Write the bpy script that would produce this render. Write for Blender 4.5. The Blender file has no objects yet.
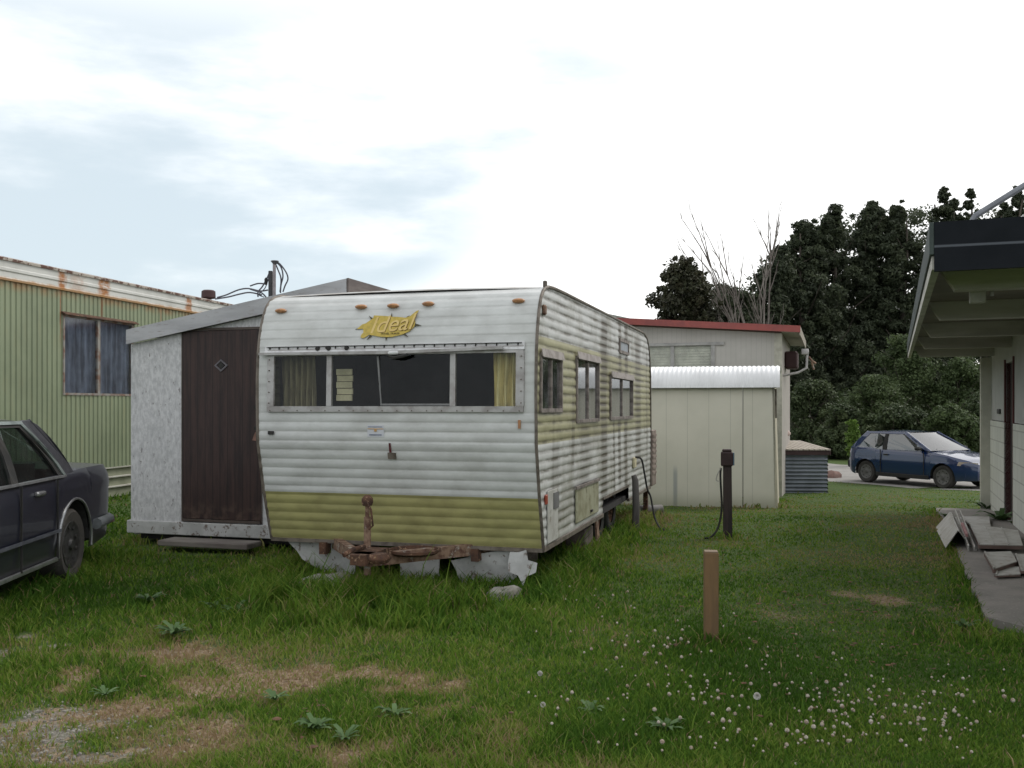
import bpy, math, random
import numpy as np
from mathutils import Vector, Matrix
random.seed(7); rng = np.random.default_rng(7)
sc = bpy.context.scene
COL = sc.collection
R = math.radians
F = 950.0; HZ = 406.0; EYE = 1.5          # focal length in pixels, horizon row, eye height

# ------------------------------------------------------------------ nodes
class NT:
    def __init__(s, name):
        s.m = bpy.data.materials.new(name); s.m.use_nodes = True
        s.t = s.m.node_tree; s.n = s.t.nodes; s.l = s.t.links
        s.n.clear()
        s.out = s.n.new('ShaderNodeOutputMaterial')
        s.tc = s.n.new('ShaderNodeTexCoord')
        s.obj = s.tc.outputs['Object']
        s.sep = None
    def put(s, sock, v):
        if isinstance(v, bpy.types.NodeSocket): s.l.new(v, sock)
        elif isinstance(v, (tuple, list)):
            sock.default_value = tuple(v) + ((1,) if len(v) == 3 and len(sock.default_value) == 4 else ())
        else: sock.default_value = v
    def math(s, op, a, b=0.0, c=None, clamp=False):
        n = s.n.new('ShaderNodeMath'); n.operation = op; n.use_clamp = clamp
        s.put(n.inputs[0], a); s.put(n.inputs[1], b)
        if c is not None: s.put(n.inputs[2], c)
        return n.outputs[0]
    def xyz(s):
        if s.sep is None:
            s.sep = s.n.new('ShaderNodeSeparateXYZ'); s.l.new(s.obj, s.sep.inputs[0])
        return s.sep.outputs
    def map(s, scale):
        n = s.n.new('ShaderNodeMapping'); s.l.new(s.obj, n.inputs[0]); n.inputs['Scale'].default_value = scale
        return n.outputs[0]
    def noise(s, scale=5, detail=4, rough=.55, stretch=None):
        n = s.n.new('ShaderNodeTexNoise')
        s.l.new(s.map(stretch) if stretch else s.obj, n.inputs['Vector'])
        n.inputs['Scale'].default_value = scale; n.inputs['Detail'].default_value = detail
        n.inputs['Roughness'].default_value = rough
        return n.outputs[0]
    def voro(s, scale=5, stretch=None, feature='F1'):
        n = s.n.new('ShaderNodeTexVoronoi'); n.feature = feature
        s.l.new(s.map(stretch) if stretch else s.obj, n.inputs['Vector'])
        n.inputs['Scale'].default_value = scale
        return n.outputs['Distance']
    def step(s, v, lo, hi):
        n = s.n.new('ShaderNodeMapRange'); n.interpolation_type = 'SMOOTHSTEP'
        s.put(n.inputs[0], v); n.inputs[1].default_value = lo; n.inputs[2].default_value = hi
        return n.outputs[0]
    def mix(s, f, a, b):
        n = s.n.new('ShaderNodeMix'); n.data_type = 'RGBA'
        s.put(n.inputs[0], f); s.put(n.inputs[6], a); s.put(n.inputs[7], b)
        return n.outputs[2]
    def band(s, v, c, w):
        d = s.math('ABSOLUTE', s.math('SUBTRACT', v, c))
        return s.math('SUBTRACT', 1.0, s.step(d, w * .3, w))
    def attr(s, name):
        n = s.n.new('ShaderNodeAttribute'); n.attribute_name = name
        return n
    def bump(s, h, strength=.3, dist=.01):
        n = s.n.new('ShaderNodeBump'); s.put(n.inputs['Height'], h)
        n.inputs['Strength'].default_value = strength; n.inputs['Distance'].default_value = dist
        return n.outputs[0]
    def done(s, col, rough=.7, metal=0, normal=None, spec=.5, coat=0, alpha=None):
        b = s.n.new('ShaderNodeBsdfPrincipled'); s.b = b
        s.put(b.inputs['Base Color'], col); s.put(b.inputs['Roughness'], rough); s.put(b.inputs['Metallic'], metal)
        b.inputs['Specular IOR Level'].default_value = spec
        b.inputs['Coat Weight'].default_value = coat
        if normal is not None: s.l.new(normal, b.inputs['Normal'])
        s.l.new(b.outputs[0], s.out.inputs[0])
        return s.m

def M(name, c1, c2=None, scale=6, lo=.4, hi=.65, rough=.7, metal=0, bump=0, bscale=None, stretch=None, spec=.4, coat=0, c3=None, s3=20):
    t = NT(name)
    if c2 is None: c2 = tuple(x * .75 for x in c1)
    col = t.mix(t.step(t.noise(scale, 6, .6, stretch), lo, hi), c1, c2)
    if c3 is not None: col = t.mix(t.step(t.noise(s3, 5, .65, stretch), .56, .66), col, c3)
    nrm = t.bump(t.noise(bscale or scale * 4, 5, .6, stretch), bump, .01) if bump else None
    return t.done(col, rough, metal, nrm, spec, coat)

def glass(name, tint=(.75, .8, .78), opacity=.25, dirt=(.1, .1, .1), rough=.03, ior=1.45):
    t = NT(name)
    tr = t.n.new('ShaderNodeBsdfTransparent'); tr.inputs[0].default_value = (*tint, 1)
    gl = t.n.new('ShaderNodeBsdfGlossy'); gl.inputs['Roughness'].default_value = rough; gl.inputs[0].default_value = (1, 1, 1, 1)
    df = t.n.new('ShaderNodeBsdfDiffuse'); df.inputs[0].default_value = (*dirt, 1)
    lw = t.n.new('ShaderNodeLayerWeight'); lw.inputs[0].default_value = .5
    f0 = ((ior-1)/(ior+1))**2*2; fr = t.math('ADD', f0, t.math('MULTIPLY', 1-f0, t.math('POWER', lw.outputs['Facing'], 4.5)), clamp=True)
    m1 = t.n.new('ShaderNodeMixShader'); t.put(m1.inputs[0], t.math('MULTIPLY', t.step(t.noise(6, 5), .3, .8), opacity * 1.6)); t.l.new(tr.outputs[0], m1.inputs[1]); t.l.new(df.outputs[0], m1.inputs[2])
    m2 = t.n.new('ShaderNodeMixShader'); t.l.new(fr, m2.inputs[0]); t.l.new(m1.outputs[0], m2.inputs[1]); t.l.new(gl.outputs[0], m2.inputs[2])
    t.l.new(m2.outputs[0], t.out.inputs[0])
    return t.m

# ------------------------------------------------------------------ mesh builder
class MB:
    def __init__(s): s.v = []; s.f = []; s.sm = []
    def add(s, vs, fs, smooth=False):
        o = len(s.v); s.v += [tuple(map(float, p)) for p in vs]
        s.f += [tuple(i + o for i in f) for f in fs]; s.sm += [smooth] * len(fs)
        return s
    def box(s, x0, x1, y0, y1, z0, z1, bev=0):
        b = min(bev, (x1-x0)*.45, (y1-y0)*.45, (z1-z0)*.45)
        if b <= 0:
            vs = [(x, y, z) for z in (z0, z1) for y in (y0, y1) for x in (x0, x1)]
            return s.add(vs, [(0,2,3,1),(4,5,7,6),(0,1,5,4),(2,6,7,3),(0,4,6,2),(1,3,7,5)])
        def ring(z, i): return [(x0+i+b,y0+i,z),(x1-i-b,y0+i,z),(x1-i,y0+i+b,z),(x1-i,y1-i-b,z),(x1-i-b,y1-i,z),(x0+i+b,y1-i,z),(x0+i,y1-i-b,z),(x0+i,y0+i+b,z)]
        rs = [ring(z0, b*.7), ring(z0+b, 0), ring(z1-b, 0), ring(z1, b*.7)]
        vs = sum(rs, []); fs = [tuple(range(7,-1,-1)), tuple(range(24,32))]
        for k in range(3):
            for i in range(8): fs.append((k*8+i, k*8+(i+1)%8, (k+1)*8+(i+1)%8, (k+1)*8+i))
        return s.add(vs, fs)
    def prism(s, pts, d):
        """closed polygon of 3D points extruded by vector d"""
        n = len(pts); d = Vector(d)
        P = [Vector(p) for p in pts]
        nrm = Vector((0,0,0))
        for i in range(n):
            a, b = P[i], P[(i+1) % n]
            nrm += a.cross(b)
        if nrm.dot(d) > 0: P = P[::-1]
        vs = P + [p + d for p in P]
        fs = [tuple(range(n)), tuple(range(2*n-1, n-1, -1))] + [(i, i+n, (i+1) % n + n, (i+1) % n) for i in range(n)]
        return s.add(vs, fs)
    def tube(s, pts, r, n=8, cap=True):
        pts = [Vector(p) for p in pts]; rs = r if isinstance(r, (list, tuple)) else [r]*len(pts)
        vs = []; fs = []; up = None
        for i, p in enumerate(pts):
            d = (pts[min(i+1, len(pts)-1)] - pts[max(i-1, 0)]).normalized()
            if up is None: up = d.orthogonal().normalized()
            up = (up - d*up.dot(d)).normalized(); w = d.cross(up)
            for k in range(n):
                a = 2*math.pi*k/n; vs.append(p + (up*math.cos(a) + w*math.sin(a))*rs[i])
        for i in range(len(pts)-1):
            for k in range(n): fs.append((i*n+k, i*n+(k+1)%n, (i+1)*n+(k+1)%n, (i+1)*n+k))
        if cap: fs += [tuple(range(n-1,-1,-1)), tuple(range((len(pts)-1)*n, len(pts)*n))]
        return s.add(vs, fs, True)
    def lathe(s, prof, n=24, origin=(0,0,0), axis='z'):
        """prof: (radius, height) pairs"""
        vs = []; fs = []
        for r, h in prof:
            for k in range(n):
                a = 2*math.pi*k/n; c, q = r*math.cos(a), r*math.sin(a)
                p = {'z': (c, q, h), 'y': (q, h, c), 'x': (h, c, q)}[axis]
                vs.append((p[0]+origin[0], p[1]+origin[1], p[2]+origin[2]))
        for i in range(len(prof)-1):
            for k in range(n): fs.append((i*n+k, i*n+(k+1)%n, (i+1)*n+(k+1)%n, (i+1)*n+k))
        return s.add(vs, fs, True)
    def grid(s, rows, smooth=False, skip=None):
        """rows: list of equal-length lists of points"""
        m = len(rows[0]); vs = [p for r in rows for p in r]; fs = []
        for i in range(len(rows)-1):
            for j in range(m-1):
                if skip and skip(i, j): continue
                q = (i*m+j, i*m+j+1, (i+1)*m+j+1, (i+1)*m+j)
                fs.append(q)
        return s.add(vs, fs, smooth)
    def build(s, name, mat, parent=None, flip=False):
        me = bpy.data.meshes.new(name)
        f = s.f
        me.from_pydata(s.v, [], [t[::-1] for t in f] if flip else f)
        me.polygons.foreach_set('use_smooth', s.sm)
        me.update()
        if any(s.sm):
            try: me.set_sharp_from_angle(angle=R(45))
            except Exception: pass
        me.materials.append(mat)
        o = bpy.data.objects.new(name, me); COL.objects.link(o)
        if parent is not None: o.parent = parent
        return o

def tag(o, label=None, cat=None, group=None, kind=None):
    if label: o['label'] = label
    if cat: o['category'] = cat
    if group: o['group'] = group
    if kind: o['kind'] = kind
    return o
def thing(name, loc, rz, label, cat, group=None):
    o = bpy.data.objects.new(name, None); COL.objects.link(o)
    o.location = loc; o.rotation_euler = (0, 0, rz); o.empty_display_size = .2
    return tag(o, label, cat, group)
def copy_tree(o, parent=None):
    c = o.copy(); COL.objects.link(c)
    if parent is not None: c.parent = parent
    for ch in list(o.children): copy_tree(ch, c)
    return c
def text_mesh(txt, size, mat, parent, loc, rot, name='lettering', shear=0, extrude=.0015, align='CENTER'):
    cu = bpy.data.curves.new('t', 'FONT'); cu.body = txt; cu.size = size; cu.shear = shear; cu.extrude = extrude
    cu.align_x = align; cu.align_y = 'CENTER'
    t = bpy.data.objects.new('t', cu); COL.objects.link(t)
    me = bpy.data.meshes.new_from_object(t.evaluated_get(bpy.context.evaluated_depsgraph_get()))
    bpy.data.objects.remove(t); bpy.data.curves.remove(cu)
    me.materials.clear(); me.materials.append(mat)
    o = bpy.data.objects.new(name, me); COL.objects.link(o); o.parent = parent
    o.location = loc; o.rotation_euler = rot
    return o

# measured sight line through the photo -> local coordinates on a plane of a thing (used only to read off dimensions)
class Frame:
    def __init__(s, x, y, ang): s.o = (x, y); s.a = ang; s.c = math.cos(ang); s.s = math.sin(ang)
    def loc(s, X, Y):
        dx, dy = X - s.o[0], Y - s.o[1]
        return dx*s.c + dy*s.s, -dx*s.s + dy*s.c
    def world(s, x, y): return s.o[0] + x*s.c - y*s.s, s.o[1] + x*s.s + y*s.c
    def on_x(s, xv, u, v):       # plane local x = xv -> (y, z)
        k = (u-512)/F; ox, oy = s.loc(0, 0); dx = k*s.c + s.s; dy = -k*s.s + s.c
        t = (xv - ox)/dx
        return oy + dy*t, EYE - (v-HZ)/F*t
    def on_y(s, yv, u, v):       # plane local y = yv -> (x, z)
        k = (u-512)/F; ox, oy = s.loc(0, 0); dx = k*s.c + s.s; dy = -k*s.s + s.c
        t = (yv - oy)/dy
        return ox + dx*t, EYE - (v-HZ)/F*t

def sstep(a, b, x):
    t = np.clip((x-a)/(b-a), 0, 1); return t*t*(3-2*t)
def gz(x, y):
    """ground height"""
    r = np.where(y < 13.5, np.clip((y-10.5), 0, 9)**2/6.0, y-12.0)
    r = np.where(y > 23.2, 11.2, r)
    w = sstep(-6.0, 0.5, x)
    far = sstep(30, 60, y)*.6
    return -.045*r*w + far*0
def G(x, y): return float(gz(np.array(float(x)), np.array(float(y))))
def ground_at(u, v):
    d = 8.0
    for _ in range(40):
        z = G((u-512)/F*d, d); d = .5*d + .5*(EYE - z)*F/(v-HZ)
    return (u-512)/F*d, d

# ------------------------------------------------------------------ shared materials
def siding_mat(name, bands, dirt=.4, streaks=(), yc0=(.385, .36, .155), yc1=(.29, .27, .115)):
    """painted aluminium siding; bands = [(z0, z1)] of olive yellow on off-white, dirt gathered in the grooves"""
    t = NT(name); x, y, z = t.xyz()
    white = t.mix(t.step(t.noise(3, 5, .6, (1, .4, 2)), .35, .7), (.58, .59, .575), (.475, .48, .465))
    yel = t.mix(t.step(t.noise(4, 5, .6, (1, .4, 2)), .35, .7), yc0, yc1)
    col = white
    for a, b in bands:
        f = t.math('MULTIPLY', t.math('GREATER_THAN', z, a), t.math('LESS_THAN', z, b))
        col = t.mix(f, col, yel)
    # mildew that sits along the ribs
    rib = t.math('PINGPONG', z, P/2)
    rib = t.step(rib, .027, .004)
    wob = t.step(t.noise(2.2, 6, .7, (1, 1, 4)), .38, .66)
    wob = t.math('ADD', .25*min(1, dirt), t.math('MULTIPLY', wob, .9)); m = t.math('MULTIPLY', t.math('MULTIPLY', rib, wob), dirt, clamp=True)
    col = t.mix(m, col, (.065, .055, .035))
    # general blotchy grime
    g = t.math('MULTIPLY', t.step(t.noise(1.6, 8, .7, (1, 1, .7)), .42, .72), dirt*.75)
    col = t.mix(g, col, (.16, .15, .10))
    # vertical run marks
    for (yc, w, z0, z1, amt) in streaks:
        n = t.noise(7, 5, .7, (1, 6, .5))
        yy = t.math('ADD', y, t.math('MULTIPLY', t.math('SUBTRACT', n, .5), w*1.2))
        f = t.math('MULTIPLY', t.band(yy, yc, w), t.math('MULTIPLY', t.step(z, z0-.08, z0+.1), t.step(z, z1+.04, z1-.02)))
        f = t.math('MULTIPLY', f, amt)
        f = t.math('MULTIPLY', f, t.math('ADD', .5, t.math('MULTIPLY', rib, .75)), clamp=True)
        col = t.mix(f, col, (.055, .042, .025))
    nrm = t.bump(t.noise(9, 4, .6), .25, .01)
    return t.done(col, .42, 0, nrm, .45)

m_alu = M('dull_aluminium', (.42, .41, .40), (.30, .28, .27), 9, rough=.5, metal=.35, bump=.15)
m_trim = M('weathered_trim', (.17, .145, .12), (.09, .075, .06), 12, rough=.6, metal=.2)
m_rust = M('rusty_steel', (.10, .05, .03), (.05, .028, .02), 14, rough=.9, bump=.6, c3=(.30, .19, .12), s3=26)
m_rust_l = M('pale_rust', (.24, .16, .11), (.10, .05, .035), 18, rough=.9, bump=.4, c3=(.34, .31, .27), s3=12)
m_black = M('black_rubber', (.02, .02, .02), (.03, .028, .025), 12, rough=.8)
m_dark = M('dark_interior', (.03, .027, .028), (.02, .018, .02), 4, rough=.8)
m_glass = glass('window_glass', (.9, .92, .9), .10, (.05, .045, .05), .02, 1.22)
m_glass_side = glass('side_window_glass', (.55, .58, .6), .3, (.2, .2, .22), .05, 1.9)
m_curtain = M('mustard_curtain', (.80, .70, .36), (.58, .50, .25), 12, rough=.9, stretch=(3, 3, .5))
m_blind = M('cream_blind', (.66, .60, .40), (.5, .45, .3), 10, rough=.8)
m_amber = M('faded_amber_lens', (.42, .21, .09), (.30, .15, .08), 40, rough=.4)
m_white_p = M('flaking_white_board', (.46, .46, .45), (.36, .36, .35), 6, rough=.85, bump=.3, c3=(.16, .13, .11), s3=16)

# ------------------------------------------------------------------ travel trailer
A = -math.atan2(.279, .960)
TF = Frame(.243, 7.46, A)
W = 2.39; L = 6.03; P = .076
tr = thing('travel_trailer', (.243, 7.46, 0), A, 'old white travel trailer with olive stripes, mildewed siding and a wide front window', 'trailer')
ctrl_z = [.377, .80, 1.20, 1.55, 1.75, 1.93, 2.06, 2.17, 2.26, 2.33, 2.39, 2.43, 2.455, 2.465]
ctrl_s = [.00, -.13, -.222, -.23, -.228, -.215, -.195, -.165, -.13, -.09, -.035, .05, .16, .34]
def sfront(z): return float(np.interp(z, ctrl_z, ctrl_s))
def srear(z):  return L - float(np.interp(z, [.377, 1.2, 1.9, 2.15, 2.3, 2.39, 2.44, 2.465], [.0, -.03, .0, .07, .16, .29, .42, .6]))
def on_front(u, v):
    z = 1.7
    for _ in range(12):
        x, zz = TF.on_y(sfront(min(max(z, .377), 2.465)), u, v); z = .5*z + .5*zz
    return x, z
def bulge(z, amp=1.0):
    q = (z/P) % 1.0; soft = .5-.5*math.cos(2*math.pi*q)           # broad soft ribs low down, almost flat laps with a fine crease above
    crease = 1-math.exp(-(min(q, 1-q)/.09)**2)
    k = float(np.interp(z, [.4, 1.25, 1.45, 1.9, 2.0], [1, .9, .45, .45, .0]))
    return amp*(.0042*k*soft + .0026*crease)
def bulge_side(z):
    q = (z/P) % 1.0; return .0036*(.5-.5*math.cos(2*math.pi*q)) + .0026*(1-math.exp(-(min(q, 1-q)/.09)**2))
def dense(zs, step):
    zs = sorted(set(round(q, 5) for q in zs)); out = []
    for a, b in zip(zs[:-1], zs[1:]):
        n = max(1, int(math.ceil((b-a)/step)))
        out += [a + (b-a)*i/n for i in range(n)]
    return out + [zs[-1]]
# front window opening
fx0, fz1 = on_front(272, 356); fx1, fz0 = on_front(520, 411)
fz1 = on_front(400, 353)[1]; fz0 = on_front(400, 408)[1]
mb = MB()
zs = dense([.377, fz0, fz1] + ctrl_z, P/12)
xs = sorted([-W, fx0, fx1, 0] + list(np.linspace(-W+.1, -.1, 14)))
rows = [[(x, sfront(z) - bulge(z, 1 if not (fz0-.05 < z < fz1+.04) else .15) - .004*math.sin(2.1*x+z*3), z) for x in xs] for z in zs]
mb.grid(rows, True, lambda i, j: fz0-1e-4 <= zs[i] < fz1-1e-4 and fx0-1e-4 <= xs[j] < fx1-1e-4)
mb.build('front_panel', siding_mat('trailer_front_siding', [(-1, .783)], .20), tr)
# right side: read the window openings
def side(u, v): return TF.on_x(0.0, u, v)
wins = []
for (u0, u1, va, vb) in [(540, 560, 357, 409), (576, 597.5, 359, 420), (610, 631.5, 377.5, 417.5)]:
    y0, zt = side(u0, va); y1, _ = side(u1, va); _, zb = side(u0, vb)
    wins.append([y0, y1, zb, zt])
WY0, WY1, WZ = 2.50, 4.15, .535
def side_panel(x, sgn, openings, name, mat):
    zs = dense([.377, WZ, 2.465] + [q for o in openings for q in o[2:]] + ctrl_z, P/10)
    ys = sorted([-.25, L+.1, WY0, WY1] + [q for o in openings for q in o[:2]] + list(np.linspace(-.2, 6, 26)) + [-.1, .05, .1, 5.7, 5.8, 5.9, 6.05])
    rows = []
    for z in zs:
        a, b = sfront(z), srear(z)
        rows.append([(x + sgn*(bulge_side(z)-.003+.004*math.sin(y*1.7+z*4)), min(max(y, a), b), z) for y in ys])
    def skip(i, j):
        zc = (zs[i]+zs[i+1])/2; yc = (ys[j]+ys[j+1])/2
        if rows[i][j][1] >= rows[i][j+1][1]-1e-6 and rows[i+1][j][1] >= rows[i+1][j+1][1]-1e-6: return True
        for o in openings:
            if o[0] < yc < o[1] and o[2] < zc < o[3]: return True
        return WY0 < yc < WY1 and zc < WZ
    m = MB(); m.grid(rows, True, skip)
    return m.build(name, mat, tr, flip=(sgn < 0))
vy, vz = side(622.5, 347)
m_side = siding_mat('trailer_side_siding', [(1.20, 2.045)], .85,
    [(side(604, 380)[0], .26, .4, 2.4, 1.0), (vy-.20, .14, .6, 2.45, 1.0), (vy+.25, .17, .5, 2.45, 1.0), (side(614, 380)[0], .09, .5, 1.5, .9), (.35, .05, .4, 1.9, .3), (side(638, 380)[0], .35, .7, 2.35, .8), (side(573, 380)[0], .09, .9, 1.6, .6), (side(556, 380)[0], .2, .45, 1.2, .45), (side(585, 380)[0], .3, .5, 1.35, .5), (5.7, .12, .5, 2.2, .5)], (.40, .385, .235), (.30, .285, .165))
side_panel(0.0, 1, wins, 'side_panel', m_side)
side_panel(-W, -1, [], 'side_panel', m_side)
# roof and rear
mb = MB()
pr = [(sfront(z), z) for z in (2.43, 2.455, 2.465)] + [(y, 2.467 + .02*math.sin((y-.5)/5*math.pi)) for y in np.linspace(.7, 5.2, 8)] + [(srear(z), z) for z in (2.465, 2.44)]
mb.grid([[(x, y, z + .018*(1-((x+W/2)/(W/2))**2)) for x in np.linspace(-W, 0, 9)] for y, z in pr], True)
mb.build('roof', M('roof_coating', (.42, .42, .41), (.30, .28, .25), 5, rough=.8), tr)
mb = MB(); zr = dense([.377, 2.465], P/6)
mb.grid([[(x, srear(z) + bulge(z), z) for x in (-W, -W/2, 0)] for z in zr], True)
mb.build('rear_panel', siding_mat('trailer_rear_siding', [(-1, .80)], .4), tr, flip=True)
# corner mouldings that follow the outline
for x in (.004, -W-.004):
    prof = [(sfront(z), z) for z in np.linspace(.372, 2.40, 40)] + [(sfront(z), z) for z in (2.43, 2.455, 2.465)] + [(y, 2.470) for y in np.linspace(.7, 5.2, 6)] + [(srear(z), z) for z in (2.465, 2.43, 2.39, 2.3, 2.2, 2.1, 1.9, 1.6, 1.2, .8, .377)]
    MB().tube([(x, y, z) for y, z in prof], .014, 6).build('corner_moulding', m_trim, tr)
mb = MB(); mb.box(-.02, .012, .0, WY0, .350, .385); mb.box(-.02, .012, WY0, WY1, WZ-.01, WZ+.018); mb.box(-.02, .012, WY1, L, .350, .385)
mb.box(-W, 0, -.018, .01, .350, .38)
mb.build('bottom_rail', m_trim, tr)
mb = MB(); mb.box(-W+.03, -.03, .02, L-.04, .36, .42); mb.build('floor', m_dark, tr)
# interior: dark walls, dinette, cupboard
mb = MB()
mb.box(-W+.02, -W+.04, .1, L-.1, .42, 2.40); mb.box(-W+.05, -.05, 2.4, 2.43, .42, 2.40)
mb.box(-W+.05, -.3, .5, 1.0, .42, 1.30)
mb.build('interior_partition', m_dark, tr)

# front window
fw = MB()
yf = lambda z: sfront(z) - .022
zc = (fz0+fz1)/2; ys0 = yf(fz0); ys1 = yf(fz1)
def frontbar(m, x0, x1, z0, z1, out=0, th=.03):
    ya, yb = yf(z0)-out, yf(z1)-out
    m.prism([(x0, ya, z0), (x1, ya, z0), (x1, yb, z1), (x0, yb, z1)], (0, th, 0))
frontbar(fw, fx0-.03, fx1+.03, fz0-.032, fz0+.014)
frontbar(fw, fx0-.03, fx1+.03, fz1-.012, fz1+.045)
frontbar(fw, fx0-.03, fx0+.032, fz0+.016, fz1-.012); frontbar(fw, fx1-.03, fx1+.035, fz0+.016, fz1-.012)
xm1 = on_front(329.5, 380)[0]; xm2 = on_front(453, 380)[0]
for xm in (xm1, xm2): frontbar(fw, xm-.022, xm+.022, fz0+.016, fz1-.012, -.004)
win = fw.build('window', m_alu, tr); tag(win, 'wide three part front window with grey metal frame')
mb = MB(); mb.grid([[(x, yf(z)+.018, z) for x in (fx0, fx1)] for z in (fz0, fz1)]); mb.build('pane', m_glass, win)
# hinged centre sash hanging loose
mb = MB(); xa = on_front(381, 380)[0]
mb.prism([(xa, yf(fz0)+.012, fz0+.02), (xa+.016, yf(fz0)+.012, fz0+.02), (xa-.02, yf(fz1)+.005, fz1-.02), (xa-.036, yf(fz1)+.005, fz1-.02)], (0, .012, 0)); mb.v = [(p_[0]*.6+xa*.4 if p_[0] > xa+.001 else p_[0], p_[1], p_[2]) for p_ in mb.v]
mb.prism([(xa, yf(fz0)+.010, fz0+.02), (xm2, yf(fz0)+.010, fz0+.02), (xm2, yf(fz0)+.010, fz0+.035), (xa, yf(fz0)+.010, fz0+.035)], (0, .012, 0))
mb.build('loose_sash', M('sash_grey', (.20, .20, .20)), win)
# curtains (pleated)
def curtain(x0, x1, z0, z1, y, mat, parent, pleats=7, amp=.02, name='curtain', alongy=False):
    n = pleats*8; rows = []
    for z in np.linspace(z0, z1, 6):
        r = []
        for i in range(n+1):
            x = x0 + (x1-x0)*i/n; q = amp*math.sin(i/n*pleats*2*math.pi + .4*math.sin(z*9))
            r.append((y+q, x, z) if alongy else (x, y+q, z))
        rows.append(r)
    m = MB(); m.grid(rows, True); return m.build(name, mat, parent)
m_curtain2 = M('dull_curtain', (.26, .23, .14), (.15, .13, .08), 12, rough=.9, stretch=(3, 3, .5))
curtain(on_front(272, 380)[0], on_front(306, 380)[0], fz0+.0, fz1, -.06, m_curtain2, win, 6, .032)
curtain(on_front(489, 380)[0], on_front(519, 380)[0], fz0+.0, fz1, -.10, m_curtain, win, 4, .035)
mb = MB(); x0, z1 = on_front(326, 368); x1, z0 = on_front(341.5, 401)
for k in range(5):
    h = (z1-z0)/5; mb.box(x0, x1, -.04+.012*(k % 2), -.025+.012*(k % 2), z0+h*k+.003, z0+h*(k+1)-.002)
mb.build('blind', m_blind, win)
# visor rail over the window with its row of slots
mb = MB(); za = on_front(400, 348)[1]
x0, x1 = on_front(266, 350)[0], on_front(525, 348)[0]
mb.prism([(x0, sfront(za)-.03, za-.028), (x0, sfront(za)-.022, za-.005), (x0, sfront(za)-.012, za+.03), (x0, sfront(za)+.01, za+.03), (x0, sfront(za)+.01, za-.028)], (x1-x0, 0, 0))
vis = mb.build('visor_rail', M('rail_white', (.62, .62, .62), (.50, .49, .49), 20, rough=.5), tr)
mb = MB(); n = 26
for k in range(n):
    xx = x0 + .05 + (x1-x0-.1)*k/(n-1)
    mb.box(xx-.0035, xx+.0035, sfront(za)-.028, sfront(za)-.010, za+.003, za+.022)
mb.box(x0+.02, x1-.02, sfront(za)-.0305, sfront(za)-.012, za+.0235, za+.0265)
for (u, v) in ((319, 348), (330, 347.5), (348, 347)):
    q, _ = on_front(u, v); mb.lathe([(0, -.035), (.017, -.034), (.02, -.02)], 10, (q, sfront(za), za+.006), 'y')
mb.build('hinge_slot', m_black, vis)
mb = MB(); xl = on_front(262, 355)[0]; xq2 = on_front(397, 354)[0]
mb.prism([(xl, yf(fz1)-.035, fz1-.002), (xq2, yf(fz1)-.045, fz1-.010), (xm2+.42, yf(fz1)-.045, fz1+.014), (xm2+.42, yf(fz1)-.045, fz1+.034), (xq2, yf(fz1)-.045, fz1+.016), (xl, yf(fz1)-.035, fz1+.018)], (0, .03, 0))
mb.build('visor_bar', m_alu, vis)
mb = MB(); xq, zq = on_front(397, 354)
mb.box(xq-.045, xq+.04, yf(zq)-.065, yf(zq)-.03, zq-.008, zq+.018, .008); mb.build('torn_tape', M('white_tape', (.75, .75, .75)), vis)
mb = MB(); mb.tube([(xq-.04, yf(zq)-.05, zq-.02), (xq+.01, yf(zq)-.06, zq-.035), (xq+.09, yf(zq)-.05, zq-.02), (xq+.12, yf(zq)-.04, zq-.01)], .014, 6); mb.build('latch_handle', m_black, vis)
# rivets under the window
def screw(xx, zz): mb = MB(); mb.lathe([(0, -.006), (.005, -.005), (.0055, .003)], 8, (xx, yf(zz), zz), 'y'); mb.build('screw', m_trim, win)
for k in range(18): screw(fx0 + (fx1-fx0)*k/17, fz0-.021)
for k in range(5):
    for xx in (fx0-.01, fx1+.014): screw(xx, fz0 + .04 + (fz1-fz0-.08)*k/4)
# clearance lights
for (u, v) in ((282, 311), (362, 307), (394, 306), (429, 304), (519, 301)):
    x, z = on_front(u, v); mb = MB(); y = sfront(z)-.012
    mb.add(*[([(x+math.cos(a)*rx, y - dep - (.0 if dep else 0), z + math.sin(a)*rz) for (rx, rz, dep) in ((.052, .021, 0), (.048, .018, .022), (.03, .008, .032)) for a in np.linspace(0, 2*math.pi, 12, endpoint=False)]),
             [(i*12+k, i*12+(k+1) % 12, (i+1)*12+(k+1) % 12, (i+1)*12+k) for i in range(2) for k in range(12)] + [tuple(range(24, 36))]], True)
    mb.build('clearance_light', m_amber, tr)
# small fittings on the front
def patch(u0, u1, v0, v1, mat, name, out=.012, th=.01, label=None):
    x0, z1 = on_front(u0, v0); x1, z0 = on_front(u1, v1); y = sfront((z0+z1)/2)
    m = MB(); m.prism([(x0, sfront(z0)-out, z0), (x1, sfront(z0)-out, z0), (x1, sfront(z1)-out, z1), (x0, sfront(z1)-out, z1)], (0, th, 0))
    o = m.build(name, mat, tr)
    if label: o['label'] = label
    return o
patch(388.5, 397, 452.5, 459, m_trim, 'socket_cover', .022, .014)
patch(389.5, 392, 443, 453, M('dark_red_paint', (.09, .012, .015)), 'red_lever', .02, .012)
patch(518.5, 521, 420, 428.5, m_amber, 'side_marker', .018, .012)
patch(269, 274.5, 431, 434.5, m_black, 'fastener', .02, .012)
m_stk = NT('sticker_paper'); x_, y_, z_ = m_stk.xyz(); m_stk = m_stk.done((.50, .51, .54), .6)
st = patch(368, 384.5, 425, 437, m_stk, 'sticker', .0125, .003)
sx0, sz1 = on_front(368, 425); sx1, sz0 = on_front(384.5, 437); sy = sfront((sz0+sz1)/2)-.0155
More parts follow.
